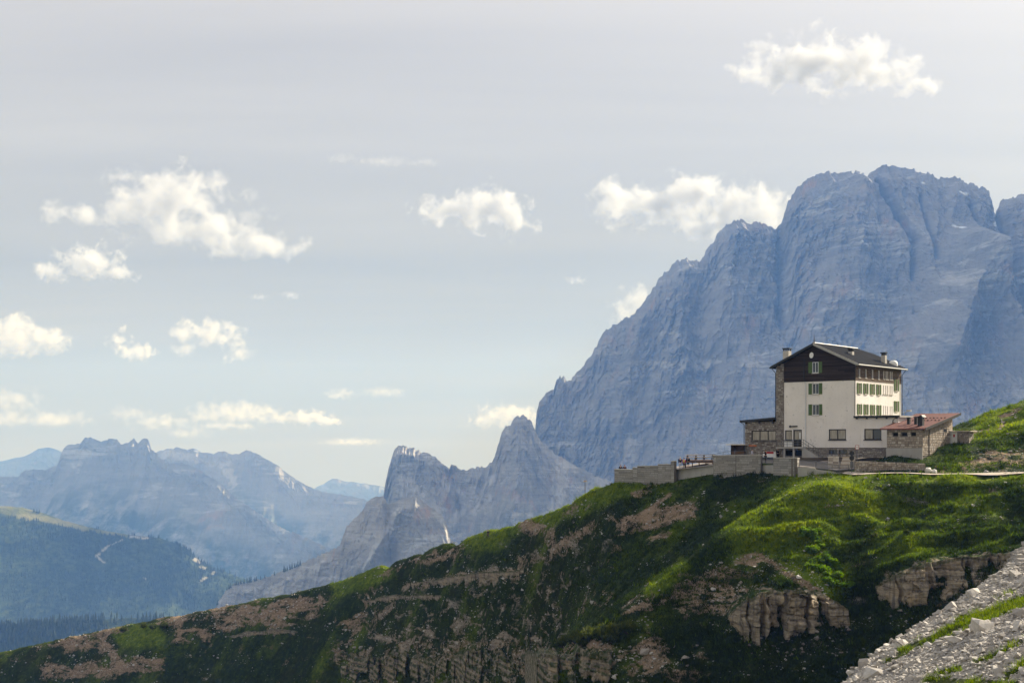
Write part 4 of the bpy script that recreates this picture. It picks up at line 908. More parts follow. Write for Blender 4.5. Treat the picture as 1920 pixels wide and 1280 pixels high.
mb = stones(MB(), (0, 0, 0), AXx, FR, x0, 0, base_z, 3.35, hol, seed=31, h=.26, w=(.28, .6)); stones(mb, (0, 0, 0), AXy, FS, 0, D2, 0, 5.2, seed=32, h=.26, w=(.28, .6), ztop=lambda a: zf(a) - .02, tints=(0, .8))
mb.build('stonework', M_rubble2, sw, kind='stuff')
MB().box(x0 - .04, .04, -.10, -.004, -1.2, base_z).build('concrete_base', M_conc, sh)
for r in hol: window(sh, r, ('front', 0.0), two=False, frame=M_frame, fw=.05, pane=M_black, depth=.2)
rx0, rx1, ry0, ry1 = sf_.fx(1650, -.6), sf_.fx(1735, -.6), -.6, D2 + 1.3
zr = lambda y: zf(y) + .22
mb = MB().poly([(rx0, ry0, zr(ry0)), (rx1, ry0, zr(ry0)), (rx1, ry1, zr(ry1)), (rx0, ry1, zr(ry1))], .16); sr = mb.build('roof', M_red, sh)
ns = 17
for k in range(ns + 1):
    xq = rx0 + .03 + (rx1 - rx0 - .06) * k / ns; MB().bar((xq, ry0 - .002, zr(ry0) + .03), (xq, ry1, zr(ry1) + .03), .05, .055).build('seam', M_red, sr)
for yq in (5.2, 7.2):
    for k in range(9): xq = rx0 + 1.4 + k * .5; MB().box(xq, xq + .22, yq, yq + .1, zr(yq) + .004, zr(yq) + .13).build('snow_stop', M_dark, sr)
MB().poly([(rx1, ry0, zr(ry0) + .05), (rx1 + .05, ry0, zr(ry0) + .05), (rx1 + .05, ry1, zr(ry1) + .05), (rx1, ry1, zr(ry1) + .05)], .34).build('barge_board', M_frame, sr)
MB().box(-.45, .1, D2 + .3, D2 + .55, zf(D2) - .25, zf(D2) - .0).build('rafter', M_frame, sr)
def stack(px0, px1, pyt, y, mat, name):
    a, b = sf_.fx(px0, y), sf_.fx(px1, y); zt = sf_.z(pyt, (a + b) / 2, y); w_ = b - a
    o_ = MB().box(a, b, y, y + w_, zr(y) - .3, zt - .1).build(name, mat, sr); MB().box(a - .05, b + .05, y - .05, y + w_ + .05, zt - .08, zt).build('cap', M_dark, o_); return o_
stack(1700.5, 1705.5, 782, 2.6, M_dark, 'flue'); stack(1714, 1719, 780.5, 2.4, M_dark, 'flue')
ch = stack(1720.5, 1729.5, 780, 1.0, M_frame, 'chimney')
a, b = sf_.fx(1719.5, 1.0), sf_.fx(1731, 1.0); zt = sf_.z(777.5, (a + b) / 2, 1.0)
MB().add([(a, .9, zt - .28), (b, .9, zt - .28), (b, 2.0, zt - .28), (a, 2.0, zt - .28), ((a + b) / 2 + .2, .9, zt), ((a + b) / 2 + .2, 2.0, zt)], [(0, 1, 4), (1, 2, 5, 4), (2, 3, 5), (3, 0, 4, 5), (3, 2, 1, 0)]).build('cowl', M_frame, ch)
yq = sf_.fy(1772, 0); MB().box(.015, .06, yq - .5, yq + .5, 3.05, 3.5).build('vent', M_black, sh)
yq = sf_.fy(1741, 0); MB().tube([(.09, yq, 0), (.09, yq, 3.4)], .045, 6).build('drainpipe', M_frame, sh)
# ---------------------------------------------------------------- terrace, path and walls
tg = grid_mesh('terrace_paving', T_GRID.reshape(-1, 3), 65, 24, M_pave); tag(link(tg), kind='structure')
pa = [(1575, 177.4), (1604, 174.1), (1640, 173.1), (1700, 171.6), (1760, 170.5), (1840, 169.0), (1930, 167.3), (2100, 163.6)]
V = []
for (px, Y) in pa:
    for d in (0, 1): V.append((*w3(px, Y + d * 2.2, 0)[:2], 0.0))
V = np.array(V).reshape(len(pa), 2, 3)
tt = np.linspace(0, len(pa) - 1, 60); V2 = np.stack([np.stack([np.interp(tt, np.arange(len(pa)), V[:, d, k]) for k in range(3)], 1) for d in (0, 1)], 1)
for d in (0, 1):
    zz = np.array([max(ground(q[0], q[1]), ground(q[0], q[1] + .7 - 1.4 * d)) for q in V2[:, d]]); zz = np.convolve(np.pad(zz, 3, mode='edge'), np.ones(7) / 7, 'valid'); V2[:, d, 2] = zz + .12
pth = grid_mesh('path', V2.reshape(-1, 3), 60, 2, M_gravel); tag(link(pth), kind='structure')

def retaining_wall(name, label, a, b, tops, zb, mat=M_block, thick=.45, h=.27, w=(.7, 2.2), seed=1, cope=M_cope, proud=(.0, .035), coursed=True, ret=None, cat='wall'):
    """a, b = (px, Y) ends; tops = [(fraction0, fraction1, z0, z1)] stepped or sloping tops; zb = (base z at a, base z at b)"""
    A = Vector(w3(a[0], a[1], 0)); B = Vector(w3(b[0], b[1], 0)); d = B - A; ln = d.length; d.normalize(); n = Vector((d.y, -d.x, 0))
    o = empty(name, (A.x, A.y, 0), math.atan2(d.y, d.x)); tag(o, label, cat)
    core, st = MB(), MB(); zmin = min(zb) - .8
    for i, (f0, f1, z0, z1) in enumerate(tops):
        x0, x1 = f0 * ln, f1 * ln
        core.add([(x0, 0, zmin), (x1, 0, zmin), (x1, 0, z1), (x0, 0, z0), (x0, thick, zmin), (x1, thick, zmin), (x1, thick, z1), (x0, thick, z0)],
                 [(0, 1, 2, 3), (7, 6, 5, 4), (0, 4, 5, 1), (3, 2, 6, 7), (0, 3, 7, 4), (1, 5, 6, 2)])
        if coursed: stones(st, (0, 0, 0), (1, 0, 0), (0, -1, 0), x0 + .01, x1 - .01, zmin, max(z0, z1) - .02, h=h, w=w, proud=proud, gap=.012, seed=seed + i, ztop=lambda q, x0=x0, x1=x1, z0=z0, z1=z1: z0 + (z1 - z0) * (q - x0) / (x1 - x0) + .02)
        if cope:
            MB().add([(x0 + .004, -.05, z0 + .002), (x1 - .004, -.05, z1 + .002), (x1 - .004, thick + .05, z1 + .002), (x0 + .004, thick + .05, z0 + .002), (x0 + .004, -.05, z0 + .09), (x1 - .004, -.05, z1 + .09), (x1 - .004, thick + .05, z1 + .09), (x0 + .004, thick + .05, z0 + .09)],
                     [(0, 1, 2, 3), (4, 5, 6, 7), (0, 1, 5, 4), (1, 2, 6, 5), (2, 3, 7, 6), (3, 0, 4, 7)]).build('coping', cope, o)
    c = core.build('core', M_mortar if coursed else mat, o)
    if coursed: st.build('masonry', mat, c, kind='stuff')
    return o, ln
def zpy(py, Y): return (HY - py) / F * Y
fr = lambda px, a, b: (px - a) / (b - a)
YA = lambda px: 208 + (197.2 - 208) * fr(px, 1152, 1264)
retaining_wall('terrace_wall', 'grey block wall stepping up from the open end of the terrace', (1152, 208), (1264, 197.2),
    [(0, fr(1187.5, 1152, 1264), zpy(880, 206.5), zpy(880, 206.5)), (fr(1187.5, 1152, 1264), fr(1196.5, 1152, 1264), zpy(876.8, 204), zpy(876.8, 204)), (fr(1196.5, 1152, 1264), fr(1235, 1152, 1264), zpy(874.2, 202), zpy(873, 202)), (fr(1235, 1152, 1264), fr(1258, 1152, 1264), zpy(870.6, 199), zpy(870.2, 199)), (fr(1258, 1152, 1264), 1, zpy(864.6, 197.5), zpy(864.6, 197.5))],
    (zpy(908, 208), zpy(908, 197)), seed=101)
retaining_wall('terrace_wall', 'smooth grey concrete wall below three standing people', (1265, 198.6), (1337.5, 191.6), [(0, 1, zpy(879.5, 198.6), zpy(872.5, 191.6))], (zpy(908, 198), zpy(900, 191)), mat=M_conc, coursed=False, cope=None)
retaining_wall('terrace_wall', 'long straight block wall with a dark vertical joint below the stone wing', (1337.5, 190.2), (1426.5, 186), [(0, .478, zpy(854, 190), zpy(853.6, 188)), (.484, 1, zpy(853.6, 188), zpy(853.8, 186))], (zpy(898, 190), zpy(895, 186)), seed=121)
retaining_wall('terrace_wall', 'short low concrete wall in the gap below the barred railing', (1426.8, 186.7), (1450, 184.8), [(0, 1, zpy(871.5, 186.7), zpy(871.5, 184.8))], (zpy(897, 186), zpy(897, 184)), mat=M_conc, coursed=False, cope=None)
wd, _ = retaining_wall('terrace_wall', 'stout block wall with pale coping ending in a square corner', (1450, 183.6), (1489.5, 179.6), [(0, 1, zpy(858.6, 183), zpy(858.6, 180))], (zpy(898, 183), zpy(898, 180)), seed=141)
retaining_wall('terrace_wall', 'block return wall at the square corner beside the sloping concrete wall', (1489.8, 179.7), (1499, 181.4), [(0, 1, zpy(858.8, 180), zpy(859.6, 181.4))], (zpy(898, 180), zpy(898, 180)), seed=151)
retaining_wall('terrace_wall', 'low sloping concrete wall under the long barred railing', (1496, 179.2), (1576, 177.6), [(0, .42, zpy(876, 179), zpy(877, 178.6)), (.422, 1, zpy(880, 178.6), zpy(886.5, 177.6))], (zpy(897, 179), zpy(892, 177)), mat=M_conc, coursed=False, cope=None)
# dry stone wall along the path, and the stepped stone ramp
o_, ln = retaining_wall('dry_stone_wall', 'long low dry stone wall beside the gravel path', (1602, 176.8), (1735, 175.4), [(0, .25, zpy(864, 176.8), zpy(864.6, 176.5)), (.25, .6, zpy(864.8, 176.5), zpy(866.5, 176)), (.6, 1, zpy(866.5, 176), zpy(868.5, 175.4))], (zpy(882, 176.8), zpy(890, 175.4)), mat=M_rubble2, h=.2, w=(.18, .45), proud=(.0, .09), seed=161, cope=None)
st = empty('stone_steps', w3(1553, 181.2, -2.75)); tag(st, 'pale stone block with a flight of broad steps beside it', 'steps')
A = Vector(w3(1553, 181.2, 0)); B = Vector(w3(1573, 180.2, 0)); C = Vector(w3(1597, 179.6, 0))
d1 = B - A; d2 = C - B
m = MB(); z0 = -3.3; zt = zpy(855.5, 181); bk = Vector((.35, 1.6, 0))
m.add([(0, 0, -.8), (d1.x, d1.y, -.8), (d1.x, d1.y, zt + 2.75), (0, 0, zt + 2.75)] + [(p[0] + bk.x, p[1] + bk.y, p[2]) for p in [(0, 0, -.8), (d1.x, d1.y, -.8), (d1.x, d1.y, zt + 2.75), (0, 0, zt + 2.75)]],
      [(0, 1, 2, 3), (7, 6, 5, 4), (3, 2, 6, 7), (0, 3, 7, 4), (1, 5, 6, 2)]); m.build('block', M_cope, st)
ms_ = MB(); dd1 = d1.normalized(); stones(ms_, (0, -.01, 0), tuple(dd1), (dd1.y, -dd1.x, 0), .02, d1.length - .02, -.6, zt + 2.7, h=.26, w=(.4, .9), seed=171, proud=(.005, .03)); ms_.build('masonry', M_rubble2, st, kind='stuff')
ns = 8
for k in range(ns):
    zz = -.15 + (zt + 2.75 + .15) * (k + 1) / ns; e = Vector((.30 * k * .45, .30 * k, 0)); q0, q1 = d1 + e + d2.normalized() * .02, d1 + d2 + e; e2 = Vector((.135, .29, 0))
    MB().poly([(q0.x, q0.y, zz), (q1.x, q1.y, zz), (q1.x + e2.x, q1.y + e2.y, zz), (q0.x + e2.x, q0.y + e2.y, zz)], zz + .6).build('step', M_rubble2 if k % 2 else M_cope, st)

# ---------------------------------------------------------------- railings
def railing(label, pts, hgt, mat, gap=None, barw=.036, posts=2.0, rails=(1.0,), group=None):
    """pts: world points along the foot"""
    o = empty('railing', pts[0]); tag(o, label, 'railing', group); P0 = Vector(pts[0]); q = [Vector(p) - P0 for p in pts]
    ln = [0]
    for a, b in zip(q, q[1:]): ln.append(ln[-1] + (b - a).length)
    def at(d):
        for i in range(len(q) - 1):
            if d <= ln[i + 1] + 1e-6: return q[i].lerp(q[i + 1], (d - ln[i]) / max(1e-6, ln[i + 1] - ln[i]))
        return q[-1]
    pm = MB().box(-.03, .03, -.03, .03, 0, hgt).mesh('post', mat)
    n = max(1, round(ln[-1] / posts))
    for k in range(n + 1): inst(pm, 'post', o, at(ln[-1] * k / n))
    for r in rails:
        m = MB()
        for a, b in zip(q, q[1:]): m.bar(a + Vector((0, 0, hgt * r)), b + Vector((0, 0, hgt * r)), .05)
        m.build('rail', mat, o)
    if gap:
        bm_ = MB().box(-barw / 2, barw / 2, -barw / 2, barw / 2, hgt * .08, hgt * .99).mesh('bar', mat); k = gap
        while k < ln[-1]:
            inst(bm_, 'bar', o, at(k)); k += gap
    return o
railing('long row of thin upright bars above the sloping concrete wall', [w3(1499, 179.3, zpy(876.3, 179.3)), w3(1529, 178.7, zpy(877, 178.7)), w3(1531, 178.7, zpy(880.5, 178.7)), w3(1576, 177.8, zpy(886.5, 177.8)), w3(1592, 177.7, zpy(886.0, 177.7))], .95, M_steel, gap=.135, rails=(.08, 1.0))
railing('short row of upright bars in the gap beside a standing person', [w3(1427, 186.9, zpy(871.4, 186.9)), w3(1450, 185, zpy(871.4, 185))], 1.0, M_steel, gap=.14, rails=(.08, 1.0))
railing('thin sloping handrail along the terrace towards the wooden kiosk', [w3(1289, 196.5, zpy(866.5, 196.5)), w3(1312, 194.5, zpy(866, 194.5)), w3(1337, 192.4, zpy(864.5, 192.4)), w3(1360, 191.5, zpy(860, 191.5)), w3(1400, 190.3, zpy(857.5, 190.3))], .95, M_steel, rails=(.55, 1.0), posts=1.7)

# pale picnic tables on the terrace
def picnic(label, px, Y, z, rz, ln=1.7):
    o = empty('picnic_table', w3(px, Y, z), rz); tag(o, label, 'table', 'picnic tables on the terrace')
    for k in range(4): MB().box(-ln / 2, ln / 2, -.36 + k * .185, -.36 + k * .185 + .165, .68, .76).build('tabletop_plank', M_pale, o)
    for s_ in (-1, 1):
        MB().box(-ln / 2, ln / 2, s_ * .72 - .14, s_ * .72 + .14, .38, .46).build('bench_plank', M_pale, o)
        MB().bar((s_ * ln * .36, -.8, .36), (s_ * ln * .36, .8, .36), .06, .1).bar((s_ * ln * .36, -.62, 0), (s_ * ln * .36, -.22, .7), .06, .1).bar((s_ * ln * .36, .62, 0), (s_ * ln * .36, .22, .7), .06, .1).build('trestle', M_wood, o)
for i, (px, Y, a) in enumerate(((1297, 201, .1), (1313, 204, -.05), (1328, 200, .08))): picnic(('pale wooden picnic table behind the three standing people', 'pale wooden picnic table at the back of the timber deck', 'pale wooden picnic table next to the long straight block wall')[i], px, Y, float(terrace_z(*w3(px, Y, 0)[:2])[0]) + .45, a)
for px, Y, z_ in ((1297, 201, 0), (1313, 204, 0), (1328, 200, 0)): pass
m = MB(); pl = [w3(1286, 198.5, 0), w3(1337, 196.5, 0), w3(1337, 208, 0), w3(1286, 209, 0)]
zs_ = max(float(terrace_z(p[0], p[1])[0]) for p in pl)
dk = empty('timber_deck', w3(1311, 202, zs_ - .5)); tag(dk, 'raised brown timber deck carrying the picnic tables', 'deck')
c0 = Vector(w3(1311, 202, 0)); q = [Vector(p) - c0 for p in pl]; nb = 26
for k in range(nb):
    a, b = q[0].lerp(q[3], k / nb), q[1].lerp(q[2], k / nb); a2, b2 = q[0].lerp(q[3], (k + .93) / nb), q[1].lerp(q[2], (k + .93) / nb)
    MB().poly([(a.x, a.y, .9), (b.x, b.y, .9), (b2.x, b2.y, .9), (a2.x, a2.y, .9)], .05).build('plank', M_wood, dk)
MB().bar((q[0].x, q[0].y + .1, .68), (q[1].x, q[1].y + .1, .68), .1, .3).build('beam', M_wood, dk)
for k in range(5): p_ = q[0].lerp(q[1], k / 4); MB().box(p_.x - .06, p_.x + .06, p_.y + .2, p_.y + .32, -.6, .84).build('leg', M_wood, dk)
zdeck = zs_ - .5 + .9
for o in [o for o in sc.objects if o.name.startswith('picnic_table')]: o.location.z = zdeck + .002

# wooden kiosk left of the stone wing
kf = Frame(1398, 199.5, -1.35); kx = kf.fx(1370.5)
kk = kf.root('wooden_kiosk'); tag(kk, 'small brown wooden kiosk with a flat overhanging roof beside the stone wing', 'kiosk')
zk = kf.z(834, -1.5, 0)
for (a, b, c, d) in ((kx, kx + .06, 0, 2.4), (kx + .06, -.05, 2.34, 2.4)): MB().box(a, b, c, d, 0, zk).build('board_wall', M_wood, kk)
nb = 10
for k in range(nb): a = kx + (-.05 - kx) * k / nb; MB().box(a + .004, a + (-.05 - kx) / nb - .004, 1.2, 1.24, 0, zk).build('plank', M_wood, kk)
MB().box(kx, -.05, -.0, .06, 0, .9).build('counter', M_wood, kk)
MB().box(kx - .55, .1, -.5, 2.6, zk + .003, zk + .13).build('roof', M_pale, kk)
for xq in (kx + .05, -.12): MB().box(xq - .05, xq + .05, -.05, .05, .0, zk).build('post', M_frame, kk)

# white cabinets and the little wall behind them
cf = Frame(1795, 186.5, -0.05)
cz = ground(*cf.wpos(-1, 0, 0)[:2])
cab = cf.root('utility_cabinet'); tag(cab, 'white metal cabinet with red warning labels and a flat lid on the grassy bank', 'cabinet')
xk = cf.fx(1761); zc_ = cf.z(808.5, -1, 0); zb_ = cf.z(832.5, -1, 0)
MB().box(xk, -.02, 0, 1.5, zb_, zc_).build('body', M_white, cab)
MB().box(xk + .05, -.06, .05, 1.4, zb_ - .5, zb_ - .003).build('plinth', M_dark, cab)
xm = cf.fx(1783)
for a, b in ((xk + .04, xm - .9), (xm - .86, xm - .02), (xm + .02, -.06)):
    if b > a: MB().box(a, b, -.03, -.002, zb_ + .06, zc_ - .06).build('door', M_white, cab)
for p0, p1, y0, y1 in ((1763, 1766.5, 816.5, 823), (1787.5, 1790.5, 814, 819)):
    r = cf.rect(p0, p1, y0, y1, -.03); MB().box(r[0], r[1], -.05, -.033, r[2], r[3]).build('red_label', M_redp, cab)
MB().box(xk - .3, xm - .05, -.3, 1.7, zc_ + .003, zc_ + .12).build('lid', M_zinc, cab)
cb2 = cf.root('stone_shed'); tag(cb2, 'little pink stone shed with a pale overhanging lid next to the white cabinet', 'shed')
xz = cf.fx(1822); MB().box(.02, xz - .4, .05, 1.6, zb_ - .7, zc_ - .06).build('wall', M_mortar, cb2)
ms_ = stones(MB(), (0, .05, 0), AXx, FR, .03, xz - .42, zb_ - .6, zc_ - .07, seed=201, h=.24); stones(ms_, (xz - .4, 0, 0), AXy, FS, .05, 1.6, zb_ - .6, zc_ - .07, seed=202, h=.24); ms_.build('stonework', M_rubble2, cb2, kind='stuff')
MB().box(xm, xz, -.35, 1.9, zc_ + .125 - .16, zc_ + .125 - .06).build('lid', M_pale, cb2)
tp = cf.root('wire_post'); tag(tp, 'thin steel post with a crossbar in front of the white cabinet', 'post')
xm2 = cf.fx(1783, -.8); MB().tube([(xm2, -.8, zb_ - .8), (xm2, -.8, cf.z(810, xm2, -.8))], .03, 6).build('pole', M_steel, tp); MB().bar((xm2 - .5, -.8, cf.z(815, xm2, -.8)), (xm2 + .15, -.8, cf.z(814.5, xm2, -.8)), .04).build('crossbar', M_steel, tp)

# ---------------------------------------------------------------- signs
def signpost(name, label, px, Y, pyfoot, pytop, parts):
    x, y, z = P(px, pyfoot, Y); o = empty(name, (x, y, z)); tag(o, label, 'sign'); hgt = (pyfoot - pytop) / F * Y
    MB().tube([(0, 0, -.3), (0, 0, hgt)], .055, 8).build('pole', M_steel, o)
    for i, (kind, zc, a, b, mat, nm) in enumerate(parts):
        if kind == 'disc': MB().disc((0, -.05 - .012 * i, zc), (0, -1, 0), a, .03).build(nm, mat, o)
        else: MB().box(-a / 2, a / 2, -.07 - .012 * i, -.045 - .012 * i, zc - b / 2, zc + b / 2).build(nm, mat, o)
    return o
signpost('road_sign', 'dark signpost with two stacked round plates at the end of the barred railing', 1597, 176.6, 886.5, 845.5, [('disc', 2.45, .30, 0, M_dark, 'round_plate'), ('disc', 1.85, .31, 0, M_dark, 'round_plate'), ('rect', 1.05, .42, .8, M_steel, 'panel')])
signpost('road_sign', 'white notice with a red edge on a thin post in front of the plinth', 1607, 181.5, 862, 834.5, [('rect', 1.62, .48, .56, M_redp, 'backing'), ('rect', 1.62, .38, .46, M_white, 'notice'), ('rect', 1.66, .30, .04, M_redp, 'stripe')])
hx = hit(1097, 925); 
signpost('trail_sign', 'small trail sign on a thin pole standing alone on the grassy crest', 1097, 228, 928, 899.5, [('rect', 2.25, .55, .26, M_pale, 'sign_board'), ('rect', 2.28, .40, .05, M_redp, 'stripe')])

# ---------------------------------------------------------------- people
def mat_of(c): 
    k = 'cloth_%02d_%02d_%02d' % tuple(int(q * 99) for q in c)
    return bpy.data.materials.get(k) or simple(k, c, .85, .1, var=.15, scale=9)
M_skin = simple('skin', (0.42, 0.25, 0.17), .6, .2, var=.05)
def skin_mesh(name, joints, edges, mat, parent, sub=1):
    me = bpy.data.meshes.new(name); me.from_pydata([j[:3] for j in joints], edges, []); o = bpy.data.objects.new(name, me); link(o, parent)
    sk = o.modifiers.new('skin', 'SKIN'); sk.use_smooth_shade = True
    lay = me.skin_vertices[0].data if me.skin_vertices else None
    if lay is None:
        bm = bmesh.new(); bm.from_mesh(me); bm.verts.layers.skin.verify(); bm.to_mesh(me); bm.free(); lay = me.skin_vertices[0].data
    for i, j in enumerate(joints):
        rr = j[3] if isinstance(j[3], tuple) else (j[3], j[3]); lay[i].radius = rr; lay[i].use_root = (i == 0)
    if sub: ss = o.modifiers.new('sub', 'SUBSURF'); ss.levels = sub; ss.render_levels = sub
    me.materials.append(mat); return o
def person(label, loc, heading, top, legs, hair, pose='stand', pack=None, h=1.72, bare_legs=False, group=None):
    o = empty('person', loc, heading); tag(o, label, 'person', group); s = h / 1.75; o.scale = (s, s, s)
    if pose == 'sit': hp, kn, ft = (0, 0, .48), [(-.1, -.42, .50), (.1, -.42, .50)], [(-.1, -.46, .06), (.1, -.46, .06)]
    else: hp, kn, ft = (0, 0, .93), [(-.11, -.03, .49), (.11, .02, .49)], [(-.13, .02, .06), (.13, .05, .06)]
    if pose == 'walk': kn, ft = [(-.1, -.16, .5), (.1, .02, .49)], [(-.1, -.22, .07), (.1, .32, .12)]
    z = hp[2]; ln_ = -.05 if pose == 'walk' else 0
    ch, nk, hd, tp = (0, ln_, z + .40), (0, ln_ * 1.2, z + .56), (0, ln_ * 1.4 - .01, z + .69), (0, ln_ * 1.4, z + .80)
    if pose == 'reach': el, ha = [(-.24, -.22, z + .34), (.26, -.2, z + .34)], [(-.12, -.42, z + .42), (.14, -.42, z + .42)]
    else: el, ha = [(-.27, .02, z + .17), (.27, .02, z + .17)], [(-.25, -.14, z - .02), (.25, -.12, z - .02)]
    J = [(*hp, (.15, .11)), (*ch, (.18, .12)), (*nk, .06), (*hd, (.085, .095)), (*tp, (.06, .07))]; E = [(0, 1), (1, 2), (2, 3), (3, 4)]
    for i, sx in enumerate((-1, 1)):
        b = len(J); J += [(sx * .2, ln_, z + .48, .065), (*el[i], .045), (*ha[i], .032), (ha[i][0], ha[i][1] - .07, ha[i][2] - .03, .028)]; E += [(1, b), (b, b + 1), (b + 1, b + 2), (b + 2, b + 3)]
        b = len(J); J += [(sx * .1, hp[1] - .02, z - .08, .09), (*kn[i], .062), (*ft[i], .042), (ft[i][0], ft[i][1] - .15, .035, .035)]; E += [(0, b), (b, b + 1), (b + 1, b + 2), (b + 2, b + 3)]
    skin_mesh('body', J, E, M_skin, o)
    skin_mesh('jacket', [(0, 0, z - .02, (.175, .135)), (0, ln_ * .6, z + .2, (.175, .135)), (*ch, (.205, .145)), (0, ln_ * 1.1, z + .5, .09), (-.21, ln_, z + .47, .085), (*el[0], .065), (*[a + (b - a) * .85 for a, b in zip(el[0], ha[0])], .05), (.21, ln_, z + .47, .085), (*el[1], .065), (*[a + (b - a) * .85 for a, b in zip(el[1], ha[1])], .05)],
              [(0, 1), (1, 2), (2, 3), (2, 4), (4, 5), (5, 6), (2, 7), (7, 8), (8, 9)], mat_of(top), o)
    k = .55 if bare_legs else .97
    tj = [(0, 0, z, (.17, .13))]; te = []
    for i, sx in enumerate((-1, 1)):
        b = len(tj); ank = tuple(a + (c - a) * .93 for a, c in zip(kn[i], ft[i])); tj += [(sx * .1, hp[1] - .02, z - .09, .108), (*kn[i], .08)]; te += [(0, b), (b, b + 1)]
        if not bare_legs: tj.append((*ank, .058)); te.append((b + 1, b + 2))
    skin_mesh('trousers', tj, te, mat_of(legs), o)
    skin_mesh('hair', [(0, ln_ * 1.4 + .03, z + .68, (.09, .09)), (0, ln_ * 1.4 + .02, z + .77, (.092, .1)), (0, ln_ * 1.4 + .01, z + .825, .06)], [(0, 1), (1, 2)], mat_of(hair), o)
    for i in (0, 1): skin_mesh('shoe', [(ft[i][0], ft[i][1] + .04, ft[i][2], .06), (ft[i][0], ft[i][1] - .15, max(.04, ft[i][2] - .03), .05)], [(0, 1)], mat_of((.04, .035, .03)), o)
    if pack: skin_mesh('backpack', [(0, .2, z + .12, (.15, .10)), (0, .21, z + .3, (.16, .11)), (0, .19, z + .46, (.12, .08))], [(0, 1), (1, 2)], mat_of(pack), o)
    return o
def on_terrace(px, Y): x, y, _ = w3(px, Y, 0); return (x, y, float(terrace_z(x, y)[0]))
person('person in a black jacket and pale trousers standing at the low concrete wall', w3(1275.5, 198.4, zpy(879.3, 198.4)), math.pi, (.012, .012, .014), (.5, .52, .58), (.55, .5, .45), pose='stand')
person('person in a pink top with a yellow backpack leaning by the low concrete wall', w3(1282.5, 198.0, zpy(879.0, 198.0)), math.pi * .9, (.38, .06, .12), (.07, .07, .1), (.05, .03, .025), pack=(.45, .42, .06), h=1.55, pose='walk')
person('person in a dark top and shorts with bare legs by the low concrete wall', w3(1290, 197.2, zpy(878.0, 197.2)), math.pi * .85, (.015, .017, .02), (.03, .035, .04), (.07, .03, .025), bare_legs=True, pack=(.01, .01, .01))
for px, y_, lb, c in ((1163.8, 209.6, 'seated person in a navy top with long reddish hair on the terrace end wall', (.015, .018, .035)), (1171.4, 209.2, 'seated person in a plum top half hidden by the terrace end wall', (.05, .02, .03))):
    person(lb, w3(px, y_, zpy(880, 207) - .50), .3 * (px - 1167) / 4, c, (.03, .03, .05), (.16, .05, .03), pose='sit', h=1.6)
person('person in a black and red jacket standing in the gap of the terrace wall', w3(1435.5, 187.6, float(terrace_z(*w3(1435.5, 187.6, 0)[:2])[0])), math.radians(-120), (.03, .008, .008), (.012, .013, .016), (.01, .008, .008), pose='reach')
person('person in black standing close to the stone pier', on_terrace(1458.5, 197), math.radians(20), (.008, .008, .009), (.01, .01, .012), (.012, .01, .01), h=1.6)
person('person in a pale top with dark hair in front of the stone wing', on_terrace(1410.5, 196), math.radians(60), (.5, .5, .58), (.05, .05, .12), (.012, .01, .012), h=1.65)
ph = hit(915, 1010)
person('lone hiker in dark clothes walking on the grassy trail below the crest', (ph[0], ph[1], ground(ph[0], ph[1]) - .02), math.radians(-70), (.012, .012, .014), (.08, .05, .035), (.015, .012, .01), pose='walk', pack=(.02, .02, .025))
# ---------------------------------------------------------------- vegetation and stones
rg = np.random.default_rng(5)
def leaf_mat(name, stops, trans=0.45):
    t = NT(name, 0.7, 0.15); a = t.attr('tint'); c = t.ramp(a, stops); t.col(c)
    tr = t.n('ShaderNodeBsdfTranslucent'); mx = t.n('ShaderNodeMixShader'); mx.inputs[0].default_value = trans
    hs_ = t.n('ShaderNodeHueSaturation'); hs_.inputs['Saturation'].default_value = 1.15; hs_.inputs['Value'].default_value = 1.5; t.l(c, hs_.inputs['Color']); t.l(hs_.outputs[0], tr.inputs['Color'])
    out = t.t.nodes['Material Output']; t.l(t.b.outputs[0], mx.inputs[1]); t.l(tr.outputs[0], mx.inputs[2]); t.l(mx.outputs[0], out.inputs['Surface'])
    return t.m
M_grass = leaf_mat('grass_blades', [(0.0, (0.008, 0.016, 0.003)), (0.3, (0.024, 0.042, 0.005)), (0.65, (0.115, 0.168, 0.008)), (1.0, (0.25, 0.27, 0.020))], 0.5)
M_leaf = leaf_mat('shrub_leaves', [(0.0, (0.030, 0.065, 0.008)), (0.5, (0.085, 0.155, 0.014)), (1.0, (0.17, 0.24, 0.025))], 0.5)
M_pine = leaf_mat('dwarf_pine_needles', [(0.0, (0.012, 0.022, 0.006)), (0.5, (0.040, 0.056, 0.012)), (1.0, (0.11, 0.12, 0.02))], 0.35)
M_twig = simple('twig_bark', (0.07, 0.05, 0.035), .9, .1)
def blades(pos, hgt, wid, n, spread, tint, lean=0.5):
    """n triangular blades per foot; returns vertices, faces, tints"""
    m = len(pos); N = m * n; b = np.repeat(pos, n, 0); h = np.repeat(hgt, n) * rg.uniform(.6, 1.15, N); a = rg.uniform(0, 2 * np.pi, N)
    off = rg.normal(0, 1, (N, 2)) * np.repeat(spread, n)[:, None]; b = b + np.concatenate([off, np.full((N, 1), -.04)], 1)
    d = np.stack([np.cos(a), np.sin(a), np.zeros(N)], 1) * (np.repeat(wid, n) * .5)[:, None]
    tip = b + np.stack([rg.normal(0, lean, N) * h, rg.normal(0, lean, N) * h, h], 1)
    V = np.stack([b - d, b + d, tip], 1).reshape(-1, 3); Fc = np.arange(N * 3).reshape(N, 3)
    T = np.clip(np.repeat(np.repeat(tint, n) + rg.normal(0, .1, N), 3), 0, 1); return V, Fc, T
